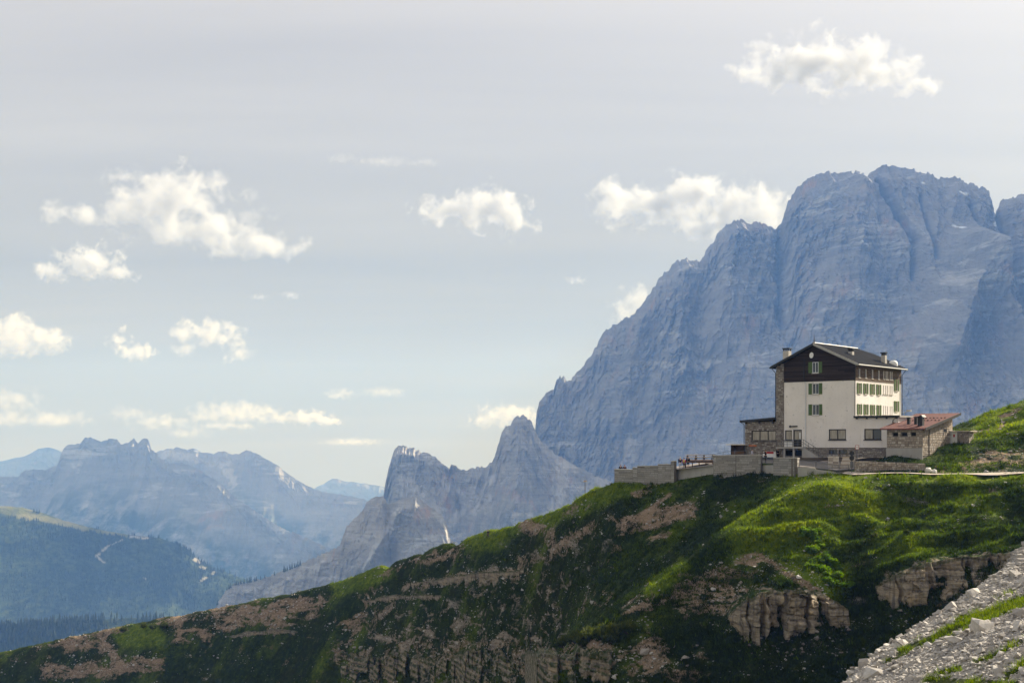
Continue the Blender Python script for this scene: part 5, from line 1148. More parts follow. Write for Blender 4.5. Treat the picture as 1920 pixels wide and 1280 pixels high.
# visible ground, sampled evenly over what can be seen of the slope
PYv = HY - F * TZ / TY; rm = np.minimum.accumulate(PYv, axis=1); vis = (PYv <= rm + 1.5) & (PYv < 1330) & (TY > 134)
wgt = np.where(vis, np.abs(np.gradient(PYv, axis=1)) * F * 0.00143 + 0.02, 0.0)
msk_t = inside_poly(TX.ravel(), TY.ravel(), T_POLY).reshape(TX.shape)
on_path = (PXt > 1570) & (np.abs(TY - np.interp(PXt, [1575, 1604, 1640, 1700, 1760, 1840, 1930, 2100], [178.5, 175.2, 174.2, 172.7, 171.6, 170.1, 168.4, 164.7])) < 1.5)
in_house = (PXt > 1655) & (PXt < 1790) & (TY > 177.5) & (TY < 190) & (PYv < 845)
wgt[msk_t | on_path] = 0
so_n = np.clip((soil + 3.2 * (fbm(TX / 3.3, TY / 3.3, TZ / 1.3, o=4, s=77) - .5)), 0, 1)
wg = wgt * np.clip(1.25 - 1.4 * so_n, 0.04, 1)
def pick(w, n):
    idx = rg.choice(w.size, n, p=(w / w.sum()).ravel()); i, j = np.unravel_index(idx, w.shape)
    j2 = np.minimum(j + 1, w.shape[1] - 1); i2 = np.minimum(i + 1, w.shape[0] - 1); a, b = rg.random(n), rg.random(n)
    f = lambda A: A[i, j] * (1 - a) * (1 - b) + A[i2, j] * a * (1 - b) + A[i, j2] * (1 - a) * b + A[i2, j2] * a * b
    return np.stack([f(TX), f(TY), f(TZ)], 1), i, j
pos, i, j = pick(wg, 105000)
lu = lit_turf[i, j]; big = fbm(pos[:, 0] / 6, pos[:, 1] / 6, o=3, s=88)  # blade tint follows the painted sunlight as well
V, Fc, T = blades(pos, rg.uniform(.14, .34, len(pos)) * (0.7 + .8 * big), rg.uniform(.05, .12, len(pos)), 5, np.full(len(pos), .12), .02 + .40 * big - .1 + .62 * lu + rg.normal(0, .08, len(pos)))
tag(link(raw_mesh('grass', V, Fc, M_grass, attrs={'tint': T})), 'short alpine grass covering the slope below the hut', 'grass', kind='stuff')

pos, i, j = pick(wg, 5200)
V, Fc, T = blades(pos, rg.uniform(.35, .75, len(pos)), rg.uniform(.06, .13, len(pos)), 12, np.full(len(pos), .22), .06 + .55 * lit_turf[i, j] + rg.normal(0, .14, len(pos)), lean=.35)
tag(link(raw_mesh('grass_tussocks', V, Fc, M_grass, attrs={'tint': T})), 'coarse tussocks standing out of the short alpine grass', 'grass', kind='stuff')
# stones: convex angular lumps
def lump(seed, n=13, flat=.75):
    r = random.Random(seed); bm = bmesh.new()
    for _ in range(n):
        v = Vector((r.gauss(0, 1), r.gauss(0, 1), r.gauss(0, 1))).normalized() * r.uniform(.75, 1.1); v.z *= flat; bm.verts.new(v)
    res = bmesh.ops.convex_hull(bm, input=bm.verts); bmesh.ops.delete(bm, geom=[g for g in bm.verts if not g.link_faces], context='VERTS'); bmesh.ops.triangulate(bm, faces=bm.faces)
    bm.verts.ensure_lookup_table(); bm.verts.index_update(); v = np.array([q.co[:] for q in bm.verts]); f = np.array([[q.index for q in p.verts] for p in bm.faces]); bm.free(); return v, f
LUMPS = [lump(k, 9, .7) for k in range(16)]
def stone_cloud(name, pos, size, mat, sink=.3, tints=None):
    Vs, Fs, Ts = [], [], []; base = 0
    for k in range(len(pos)):
        v, f = LUMPS[k % len(LUMPS)]; a = rg.uniform(0, 2 * np.pi); c, s_ = math.cos(a), math.sin(a)
        w = v * size[k] * rg.uniform(.75, 1.3, 3); w = np.stack([w[:, 0] * c - w[:, 1] * s_, w[:, 0] * s_ + w[:, 1] * c, w[:, 2]], 1) + pos[k] + (0, 0, size[k] * sink)
        Vs.append(w); Fs.append(f + base); base += len(v); Ts.append(np.full(len(v), rg.beta(2, 2) if tints is None else tints[k]))
    return raw_mesh(name, np.concatenate(Vs), np.concatenate(Fs), mat, attrs={'tint': np.concatenate(Ts)})
M_scree = stone_mat('pale_scree', [(0.29, 0.265, 0.245), (0.42, 0.39, 0.36), (0.52, 0.485, 0.445), (0.62, 0.58, 0.53)])
pos, i, j = pick(wgt * np.clip(so_n * 1.3 - .25, 0.006, 1), 8500)
tag(link(stone_cloud('loose_stones', pos, np.minimum(.5, .06 * np.exp(rg.normal(0, .62, len(pos))) * pos[:, 1] / 190), M_scree)), 'small pale stones scattered over the bare slope', 'stones', kind='stuff')
for k, (px, py, s_, lb) in enumerate(((1740, 879, .46, 'upright white boulder at the end of the dry stone wall'), (1751.5, 885, .42, 'rounded white boulder at the edge of the gravel path'))):
    x, y, z = P(px, py, 174.3); z = ground(x, y); v, f = lump(90 + k, 30, 1.15 if k == 0 else .85)
    o = raw_mesh('boulder', v * s_, f, simple('white_boulder', (.66, .62, .57), .9, .1, var=.15, scale=3), attrs={}); o.location = (x, y, z + s_ * .55); tag(link(o), lb, 'boulder')

# ---------------------------------------------------------------- rock outcrops in the slope
def crag_mat():
    t = NT('layered_limestone', .95, .05); p = t.coord('geo')
    st = t.noise(t.mapv(p, (.35, .35, 3.2)), 1.0, 5, .65); vs = t.noise(t.mapv(p, (2.4, 2.4, .18)), 1.0, 5, .65); b = t.noise(p, .5, 4, .6)
    c = t.ramp(st, [(.3, (.115, .095, .075)), (.5, (.27, .225, .17)), (.72, (.42, .37, .29))])
    c = t.mix(t.rng(vs, .50, .66, 0, .85), c, (.060, .056, .054)); c = t.mix(t.rng(b, .48, .66, 0, .6), c, (.36, .27, .17))
    c = t.mix(t.math('MULTIPLY', t.attr('cap'), t.rng(t.noise(p, 1.3, 4, .6), .38, .5)), c, (.030, .048, .010))
    t.col(c); t.bump(t.math('ADD', st, vs), 1.0, .22); return t.m
M_crag = crag_mat()
def outcrop(label, top, bot, seed, back=3.5, block=(2.2, .75), amp=.75, tilt=.3, rag=2.0, lean=.5, clefts=(), ledge=0.0):
    n = int((top[-1][0] - top[0][0]) * 1.1) + 10; px = np.linspace(top[0][0], top[-1][0], n); pt = np.interp(px, *np.array(top, float).T) + rag * (2 * fbm(px / 14, px * 0, o=4, s=seed) - 1) * 1.6; pb = np.interp(px, *np.array(bot, float).T)
    Yb = np.array([(hit(a, min(b, 1300), 134, 400) or (0, np.nan, 0))[1] for a, b in zip(px, pb)]); Yt_ = np.array([(hit(a, b, 134, 400) or (0, np.nan, 0))[1] for a, b in zip(px, pt)])
    ok = ~np.isnan(Yb); Yb = np.interp(px, px[ok], Yb[ok]); ok = ~np.isnan(Yt_); Yt_ = np.interp(px, px[ok], Yt_[ok])
    ker = np.ones(25) / 25; sm = lambda q: np.convolve(np.pad(q, 12, mode='edge'), ker, 'valid')
    Yf = np.minimum(sm(Yb), sm(Yt_) - .4) - .35; zt = (HY - pt) / F * Yf; zb = (HY - pb) / F * Yf - 1.6
    ln = np.concatenate([[0], np.cumsum(np.hypot(np.diff((px - CX) / F * Yf), np.diff(Yf)))])
    nv = max(24, int((zt - zb).max() / .16)); v = np.linspace(0, 1, nv)
    Z = zb[:, None] + (zt - zb)[:, None] * v[None]; S = np.repeat(ln[:, None], nv, 1) + .25 * (2 * fbm(Z / 1.1, Z * 0, o=2, s=seed + 1) - 1)
    lay = (Z + .10 * S * tilt + .9 * (fbm(S / 7, Z / 5, o=3, s=seed + 2) - .5) + .8 * vnoise(Z / 1.3, Z * 0, s=seed + 12)) / block[1]; li = np.floor(lay)
    grp = np.floor(lay / 2.6 + .7 * vnoise(S / 4, Z * 0, s=seed + 13)); cell = S / block[0] * (.6 + .8 * _h(grp, grp * 0, grp * 0, seed + 14)) + 3 * _h(grp, grp * 0, grp * 0, seed) + .5 * (fbm(Z / 1.2, S / 2, o=3, s=seed + 15) - .5); ci = np.floor(cell)
    off = amp * .55 * (_h(li, li * 0, li * 0, seed + 3) - .5) + amp * 1.2 * (_h(ci, grp, li * 0, seed + 6) - .5) + amp * 1.3 * (fbm(S / 5.5, Z / 7, o=4, s=seed + 4) - .5)
    jl = np.clip(np.minimum(lay - li, 1 + li - lay) / .10, 0, 1); jc = np.clip(np.minimum(cell - ci, 1 + ci - cell) / .05, 0, 1); brk = sstep(.42, .60, fbm(S / 1.6, Z / 1.1, o=3, s=seed + 16))
    off -= .30 * (1 - jl) * brk + .40 * (1 - jc) * sstep(.35, .55, fbm(S / 2.5, Z / 3.0, o=2, s=seed + 17))
    off += .30 * (fbm(S / .7, Z / .5, o=4, s=seed + 5) - .5)
    if ledge: q_ = np.clip((li - li.min(1, keepdims=True)) / np.maximum(1, (li.max(1, keepdims=True) - li.min(1, keepdims=True))), 0, 1); off -= ledge * q_ ** 1.2
    for (cpx, cw, cd) in clefts:
        sc_ = np.interp(cpx, px, ln) + 1.3 * (fbm(Z / 2.2, Z * 0 + cpx, o=3, s=seed + 31) - .5); off -= cd * (1 - sstep(cw * .4, cw, np.abs(S - sc_)))
    off = off + .45 * (vnoise(S / .45, Z / .35, s=seed + 18) - .5) * .5
    edge = np.minimum(np.arange(n), np.arange(n)[::-1])[:, None] / 4.0; off -= 1.2 * (1 - np.clip(edge, 0, 1))
    off -= .5 * (1 - v[None]) ** 2 + lean * v[None] ** 1.5
    Y = Yf[:, None] - off; X = ((px - CX) / F * Yf)[:, None] + 0 * Y
    kb = 8; w = (np.arange(1, kb + 1) / kb)[None]
    Xc = X[:, -1:] + 0 * w; Yc = Y[:, -1:] + (np.maximum(sm(Yt_) + 1.0 - Yf, 1.0)[:, None] + back * .3) * w; Zc = zt[:, None] + .25 * (fbm(Xc / 1.2, Yc / 1.2, o=3, s=seed + 8) - .3) + .12 * w
    Zt_g = np.array([[ground(a, b) for a, b in zip(r0, r1)] for r0, r1 in zip(Xc, Yc)]); Zc = Zc * (1 - w) + np.minimum(Zc, Zt_g - .1) * w
    cap = np.concatenate([np.maximum(np.repeat((v[None] > .93) * .6, n, 0), (ledge > 0) * .9 * ((lay - li) > .5)), np.ones((n, kb))], 1)
    Vv = np.stack([np.concatenate([X, Xc], 1), np.concatenate([Y, Yc], 1), np.concatenate([Z, Zc], 1)], -1).reshape(-1, 3)
    o = grid_mesh('rock_outcrop', Vv, n, nv + kb, M_crag, {'cap': cap}, smooth=False); return tag(link(o), label, 'rock', 'rock outcrops in the slope')
outcrop('split pale rock outcrop jutting from the nose of the grassy spur', [(1368, 1156), (1385, 1134), (1405, 1122), (1440, 1112), (1480, 1106), (1530, 1110), (1570, 1126), (1596, 1146)], [(1368, 1168), (1385, 1190), (1430, 1210), (1455, 1203), (1500, 1186), (1545, 1172), (1596, 1160)], 401, block=(1.7, .8), amp=1.25, rag=4, clefts=((1430, .45, 1.6), (1457, 1.1, 2.2), (1470, .35, 1.2), (1512, .3, .9), (1548, .5, 1.6), (1402, .25, .7)))
outcrop('broad ochre rock face with dark streaks above the scree', [(1642, 1104), (1665, 1086), (1720, 1063), (1780, 1051), (1850, 1042), (1905, 1032)], [(1642, 1118), (1680, 1143), (1740, 1131), (1800, 1108), (1850, 1084), (1905, 1058)], 411, block=(3.6, 1.2), amp=.9, rag=4, clefts=((1690, .3, .8), (1745, .5, 1.0), (1762, .9, .9), (1822, .4, 1.3), (1868, .4, 1.2)))
outcrop('long grey cliff band of broken blocks at the foot of the slope', [(600, 1246), (640, 1232), (700, 1238), (760, 1230), (840, 1236), (900, 1226), (960, 1238), (1010, 1232), (1050, 1240)], [(600, 1275), (700, 1310), (850, 1315), (960, 1310), (1050, 1290)], 421, block=(2.6, 1.1), amp=1.9, rag=9, lean=.6, ledge=4.2, clefts=((650, .9, 1.2), (762, 1.1, 1.6), (905, 1.0, 1.5), (985, .7, 1.4)))
outcrop('pale block cliff below the patch of dwarf pine', [(1040, 1242), (1080, 1236), (1130, 1228), (1180, 1236), (1240, 1240), (1300, 1250), (1330, 1262)], [(1040, 1270), (1100, 1300), (1200, 1310), (1330, 1290)], 431, block=(2.4, 1.0), amp=1.8, rag=8, lean=.5, ledge=3.4, clefts=((1085, .7, 1.3), (1160, 1.0, 2.0), (1262, .8, 1.5)))
outcrop('thin pinkish ledge crossing the upper slope', [(770, 1094), (840, 1083), (900, 1074), (985, 1068)], [(770, 1101), (840, 1097), (900, 1092), (985, 1082)], 441, block=(1.4, .5), amp=.35, back=2)
outcrop('low broken ledge below the pinkish ledge', [(690, 1124), (740, 1116), (800, 1114), (830, 1116)], [(690, 1132), (740, 1128), (800, 1126), (830, 1124)], 451, block=(1.6, .5), amp=.35, back=2)
outcrop('small grey ledge in the shadow left of the cliff band', [(420, 1192), (470, 1184), (520, 1180), (560, 1184)], [(420, 1200), (470, 1196), (520, 1192), (560, 1192)], 461, block=(1.6, .5), amp=.3, back=2)

# blocks fallen from the outcrops, caught on the slope below them
fb = []
for (x0, x1, ya, yb, n_) in ((1385, 1595, 1178, 1232, 90), (1660, 1850, 1118, 1165, 60), (620, 1040, 1205, 1240, 120), (1060, 1320, 1212, 1250, 70), (770, 985, 1086, 1108, 50), (1290, 1400, 1090, 1150, 40)):
    for _ in range(n_):
        q = hit(rg.uniform(x0, x1), rg.uniform(ya, yb), 134, 430)
        if q: fb.append(q)
fb = np.array(fb); tag(link(stone_cloud('fallen_blocks', fb, np.clip(.16 * np.exp(rg.normal(0, .55, len(fb))) * fb[:, 1] / 170, .07, .7), M_rubble)), 'broken brown blocks lying on the slope below the outcrops', 'rocks', kind='stuff')

# ---------------------------------------------------------------- shrubs
def leafy(label, px, py, rpx, seed, mat=M_leaf, n=950, group=None, squash=.75, name='leafy_shrub'):
    q = hit(px, py, 134, 430)
    if q is None: return
    r = rpx / F * q[1]; z = ground(q[0], q[1]); o = empty(name, (q[0], q[1], z)); tag(o, label, 'shrub', group); g_ = np.random.default_rng(seed)
    nc = 16; cc = g_.normal(0, 1, (nc, 3)); cc /= np.linalg.norm(cc, axis=1)[:, None]; cc *= g_.uniform(.25, .85, (nc, 1)) * r; cc[:, 2] = np.abs(cc[:, 2]) * squash + .1 * r
    k = g_.integers(0, nc, n); p_ = g_.normal(0, 1, (n, 3)); p_ /= np.linalg.norm(p_, axis=1)[:, None]; p_ = cc[k] + p_ * (g_.uniform(.5, 1, (n, 1)) ** .5) * r * .36
    a = g_.normal(0, 1, (n, 3)); a /= np.linalg.norm(a, axis=1)[:, None]; b = np.cross(a, g_.normal(0, 1, (n, 3))); b /= np.linalg.norm(b, axis=1)[:, None]; s_ = g_.uniform(.07, .15, (n, 1))
    V = np.stack([p_ - a * s_, p_ - b * s_ * .5, p_ + a * s_, p_ + b * s_ * .5], 1).reshape(-1, 3); Fc = np.arange(n * 4).reshape(n, 4); tt = np.repeat(np.clip(.5 + .2 * g_.normal(0, 1, nc)[k] + g_.normal(0, .12, n), 0, 1), 4)
    link(raw_mesh('foliage', V, Fc, mat, attrs={'tint': tt}), o)
    m = MB()
    for c in cc[:7]: m.tube([(0, 0, -.2), (c[0] * .5, c[1] * .5, c[2] * .6), tuple(c)], .03, 5, taper=[.05, .035, .015])
    m.build('stem', M_twig, o)
g2 = random.Random(12)
for k in range(34):
    f = g2.random(); px = 1512 + 66 * f + g2.uniform(-16, 20); py = 1012 + 105 * f + g2.uniform(-22, 24); px = min(px, 1598)
    leafy('bright green leafy shrub in the thicket on the side of the grassy spur', px, py, g2.uniform(8, 15), 500 + k, group='leafy shrubs on the spur', n=620, squash=.6)
for k, (px, py, rp) in enumerate(((1700, 1000, 9), (1640, 1010, 8), (1690, 1085, 7), (1600, 1190, 9), (1640, 1215, 9), (1575, 1215, 8))):
    leafy('dark green low shrub on the slope between the spur and the scree', px, py, rp, 540 + k, group='dark shrubs in the gully', n=420, mat=M_pine)
def dwarf_pine(label, px, py, rpx, hgt, seed, group=None, n=900):
    q = hit(px, py, 134, 430)
    if q is None: return
    r = rpx / F * q[1]; o = empty('dwarf_pine', (q[0], q[1], ground(q[0], q[1]))); tag(o, label, 'shrub', group); g_ = np.random.default_rng(seed)
    nb = 46; ang = g_.uniform(0, 2 * np.pi, nb); rad = np.sqrt(g_.random(nb)) * r; bx = np.stack([np.cos(ang) * rad, np.sin(ang) * rad, hgt * (1 - .55 * (rad / r) ** 2) * g_.uniform(.6, 1.1, nb)], 1)
    k = g_.integers(0, nb, n); f = g_.uniform(.25, 1, (n, 1)); p_ = np.concatenate([bx[k, :2] * (.6 + .4 * f), bx[k, 2:] * f], 1) + g_.normal(0, .10, (n, 3)); up_ = np.stack([g_.normal(0, .45, n), g_.normal(0, .45, n), g_.uniform(.6, 1.2, n)], 1); up_ *= g_.uniform(.22, .42, (n, 1)); sd = g_.normal(0, 1, (n, 3)); sd *= .085 / np.linalg.norm(sd, axis=1)[:, None]
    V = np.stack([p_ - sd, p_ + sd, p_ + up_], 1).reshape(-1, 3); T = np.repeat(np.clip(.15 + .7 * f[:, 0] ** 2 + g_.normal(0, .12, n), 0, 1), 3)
    link(raw_mesh('needles', V, np.arange(n * 3).reshape(n, 3), M_pine, attrs={'tint': T}), o); m = MB()
    for c in bx[:12]: m.tube([(c[0] * .2, c[1] * .2, -.15), (c[0] * .7, c[1] * .7, c[2] * .3), tuple(c)], .03, 5, taper=[.05, .035, .012])
    m.build('branch', M_twig, o)
for k, (px, py, rp) in enumerate(((1058, 1212, 17), (1080, 1204, 19), (1104, 1200, 20), (1130, 1196, 21), (1156, 1192, 20), (1178, 1190, 16), (1095, 1212, 15), (1145, 1206, 15))):
    dwarf_pine('dwarf pine in the olive green patch above the block cliff', px, py, rp, 1.35, 560 + k, 'dwarf pines above the cliff', n=1500)
for k, (px, py, rp) in enumerate(((232, 1184, 9), (288, 1180, 9), (308, 1178, 8), (270, 1178, 6))):
    dwarf_pine('small dark shrub by the bare earth on the long crest', px, py, rp, 1.5, 580 + k, 'small shrubs on the crest', n=700)

# ---------------------------------------------------------------- scree slope in the foreground
eA, eB = np.array([14.8, 66.0]), np.array([28.0, 78.0]); eD = (eB - eA) / np.linalg.norm(eB - eA); eN = np.array([eD[1], -eD[0]])
def scree_z(x, y, detail=True):
    e = (x - eA[0]) * eN[0] + (y - eA[1]) * eN[1] - 1.0 * (2 * fbm(((x - eA[0]) * eD[0] + (y - eA[1]) * eD[1]) / 3.2, x * 0, o=3, s=601) - 1) * 1.7
    z = -12.9 + .472 * x - .077 * y - 1.25 * np.maximum(0, -e) - .06 * np.maximum(0, 1.5 - np.abs(e)) 
    z = z + .55 * (fbm(x / 5, y / 5, o=4, s=602) - .5) + .16 * (fbm(x / .9, y / .9, o=3, s=603) - .5)
    return z, e
gx_, gy_ = np.meshgrid(np.arange(2, 62, .22), np.arange(28, 108, .22), indexing='ij'); gz_, ge_ = scree_z(gx_, gy_)
GRASS_S = [(1690, 1222, 1780, 1182, 8, 1.), (1780, 1182, 1925, 1124, 11, 1.1), (1660, 1240, 1700, 1222, 5, .8), (1790, 1165, 1835, 1148, 5, .8), (1760, 1262, 1800, 1252, 6, .8), (1830, 1244, 1920, 1200, 6, .7), (1740, 1275, 1900, 1285, 9, .9), (1890, 1265, 1925, 1240, 8, .8), (1870, 1120, 1900, 1112, 4, .6)]
def on_scree(x, y):
    z, e = scree_z(x, y); return CX + F * x / y, HY - F * z / y, z, e
sgp = strips(CX + F * gx_ / gy_, HY - F * gz_ / gy_, GRASS_S)
t = NT('scree_ground', .95, .05); p = t.coord('geo'); nn = t.noise(p, 3.0, 5, .65)
c = t.ramp(nn, [(.3, (.20, .18, .16)), (.55, (.38, .35, .315)), (.75, (.50, .46, .42))])
c = t.mix(t.rng(t.math('ADD', t.attr('grass'), t.math('MULTIPLY', t.math('SUBTRACT', t.noise(p, 1.6, 4, .6), .5), 2.0)), .4, .6), c, (.035, .045, .012)); t.col(c); t.bump(nn, 1.0, .12)
scr = grid_mesh('scree_slope', np.stack([gx_, gy_, gz_], -1).reshape(-1, 3), gx_.shape[0], gx_.shape[1], t.m, {'grass': sgp}); tag(link(scr), kind='structure')
cand = np.stack([rg.uniform(3, 46, 260000), rg.uniform(36, 92, 260000)], 1); qx, qy, qz, qe = on_scree(cand[:, 0], cand[:, 1])
keep = (qx > 1500) & (qx < 1990) & (qy < 1330) & (qe > -1.5); cand, qx, qy, qz = cand[keep], qx[keep], qy[keep], qz[keep]
gs = strips(qx, qy, GRASS_S); keep = rg.random(len(cand)) > gs * 1.1; cand, qx, qy, qz = cand[keep], qx[keep], qy[keep], qz[keep]
cand, qx, qy, qz = [q[:33000] for q in (cand, qx, qy, qz)]
sz = np.clip(.043 * np.exp(rg.normal(0, .64, len(cand))), .025, .42); ordr = np.argsort(-sz / cand[:, 1]); big_i, small_i = ordr[:290], ordr[290:]
o = stone_cloud('rubble', np.stack([cand[small_i, 0], cand[small_i, 1], qz[small_i]], 1), sz[small_i], M_scree, sink=.35); o['kind'] = 'stuff'; link(o, scr)
SM = []
for k in range(12):
    v, f = lump(700 + k, 12, .75); oo = raw_mesh('stone', v, f, M_scree, attrs={'tint': np.full(len(v), (k + .5) / 12)}); SM.append(oo.data); bpy.data.objects.remove(oo)
for k, b in enumerate(big_i):
    o = bpy.data.objects.new('stone', SM[k % 12]); s_ = sz[b]; o.location = (cand[b, 0], cand[b, 1], qz[b] + s_ * .3); o.rotation_euler = (rg.normal(0, .3), rg.normal(0, .3), rg.uniform(0, 6.28)); o.scale = tuple(s_ * rg.uniform(.8, 1.25, 3)); link(o, scr)
for k, (px, py, s_, lb) in enumerate(((1842, 1184, .62, 'pale pointed boulder below the mossy strip on the scree'), (1688, 1212, .46, 'blunt boulder breaking the edge of the scree'), (1640, 1268, .52, 'broad flat boulder low on the scree'), (1825, 1118, .48, 'squat boulder high on the scree near its edge'), (1910, 1180, .42, 'tilted boulder beside the upper mossy strip'), (1790, 1205, .42, 'grey boulder just below the mossy strip'))):
    u, kk_ = (px - CX) / F, (HY - py) / F; Ys = np.arange(36, 95, .1); zz, _ = scree_z(u * Ys, Ys); ov = np.argmax(zz > kk_ * Ys); x, y, z = u * Ys[ov], Ys[ov], zz[ov]
    v, f = lump(800 + k, 15, .9); o = raw_mesh('boulder', v * s_ * np.array([1.2, 1, .85]), f, M_scree, attrs={'tint': np.full(len(v), .75)}); o.location = (x, y, z + s_ * .3); o.rotation_euler = (0, 0, k * 1.3); tag(link(o), lb, 'boulder', 'boulders on the scree')
gpos = np.stack([rg.uniform(3, 46, 200000), rg.uniform(36, 92, 200000)], 1); qx, qy, qz, qe = on_scree(gpos[:, 0], gpos[:, 1]); gs = strips(qx, qy, GRASS_S); cl = fbm(gpos[:, 0] / .8, gpos[:, 1] / .8, o=3, s=610)
keep = (qx > 1500) & (qx < 1990) & (qy < 1330) & (rg.random(len(gpos)) < gs * (cl > .42)) & (qe > -1); gp = np.stack([gpos[keep, 0], gpos[keep, 1], qz[keep]], 1)
V, Fc, T = blades(gp, rg.uniform(.10, .30, len(gp)), rg.uniform(.015, .035, len(gp)), 7, np.full(len(gp), .06), rg.uniform(.25, .8, len(gp)))
tag(link(raw_mesh('grass', V, Fc, M_grass, attrs={'tint': T})), 'mossy grass strips growing across the pale scree', 'grass', kind='stuff')

# ---------------------------------------------------------------- conifers
M_con = leaf_mat('conifer_needles', [(0.0, (0.018, 0.030, 0.015)), (1.0, (0.045, 0.062, 0.026))], .15)
def conifer_arrays(pos, h):
    n = len(pos); k = 6; a = np.arange(k) * 2 * np.pi / k; Vs, Fs, T = [], [], []; base = 0
    for lo, hi, rad in ((.06, .55, .20), (.32, .80, .15), (.58, 1.0, .10)):
        ph = rg.uniform(0, 6.28, n); R = (h * rad)[:, None] * rg.uniform(.7, 1.2, (n, k))
        ring = np.stack([pos[:, None, 0] + R * np.cos(a + ph[:, None]), pos[:, None, 1] + R * np.sin(a + ph[:, None]), np.repeat((pos[:, 2] + h * lo)[:, None], k, 1) - R * .15], -1); tip = pos + np.stack([0 * h, 0 * h, h * hi], 1)
        Vs.append(np.concatenate([ring, tip[:, None]], 1).reshape(-1, 3)); idx = np.arange(n)[:, None, None] * (k + 1); f = np.stack([np.arange(k), (np.arange(k) + 1) % k, np.full(k, k)], 1)[None]; Fs.append((idx + f).reshape(-1, 3) + base); base += n * (k + 1); T.append(np.repeat(rg.random(n), k + 1))
    return np.concatenate(Vs), np.concatenate(Fs), np.concatenate(T)
def wood(name, hl, n, hgt, label, jmax):
    V, me, se, kb = hl; ii = rg.integers(0, V.shape[0] - 1, n); jj = kb + (rg.random(n) ** 1.0 * (jmax * (V.shape[1] - kb - 1))).astype(int); a = rg.random(n)[:, None]; p_ = V[ii, jj] * (1 - a) + V[ii + 1, jj] * a; keep = (me[ii, jj] < .3) & (se[ii, jj] < .3) & (rg.random(n) < .35 + 1.1 * (fbm(p_[:, 0] / 150, p_[:, 2] / 90, o=3, s=5) > .42))
    p_ = p_[keep]; Vv, Fc, T = conifer_arrays(p_ - (0, 0, 1), rg.uniform(*hgt, len(p_)))
    tag(link(raw_mesh(name, Vv, Fc, M_con, attrs={'tint': T})), label, 'forest', kind='stuff')
wood('forest', hillA, 12000, (9, 15), 'dark conifer forest covering the hazy hill on the far side of the valley', .55)
wood('forest', hillB, 5000, (10, 19), 'band of conifers along the nearer wooded rise', .5)
cv, cfc, ct = conifer_arrays(np.zeros((1, 3)), np.ones(1)); cm = raw_mesh('crown', cv, cfc, M_con, attrs={'tint': np.full(len(cv), .4)}); CM = cm.data; bpy.data.objects.remove(cm)
tm = MB().tube([(0, 0, -.15), (0, 0, .9)], .02, 6, taper=[.022, .006]).mesh('trunk', M_twig)
for k, px in enumerate((408, 426, 433, 441, 447, 452, 458, 464, 471, 478, 481, 489, 497, 515, 533, 536, 539, 544, 548, 553, 556, 559, 563, 430, 444, 468)):
    D_ = 3000 + .8 * (700 - px); py = interp_sil(SIL_CRAG, px); x, y, z = P(px, py + 2.0, D_); h_ = rg.uniform(8.5, 16)
    o = empty('conifer_tree', (x, y - 3, z - .6)); tag(o, 'dark conifer standing on the skyline of the rocky spur', 'tree', 'conifers on the spur skyline'); o.rotation_euler = (0, 0, k); o.scale = (h_, h_, h_); inst(CM, 'crown', o); inst(tm, 'trunk', o)
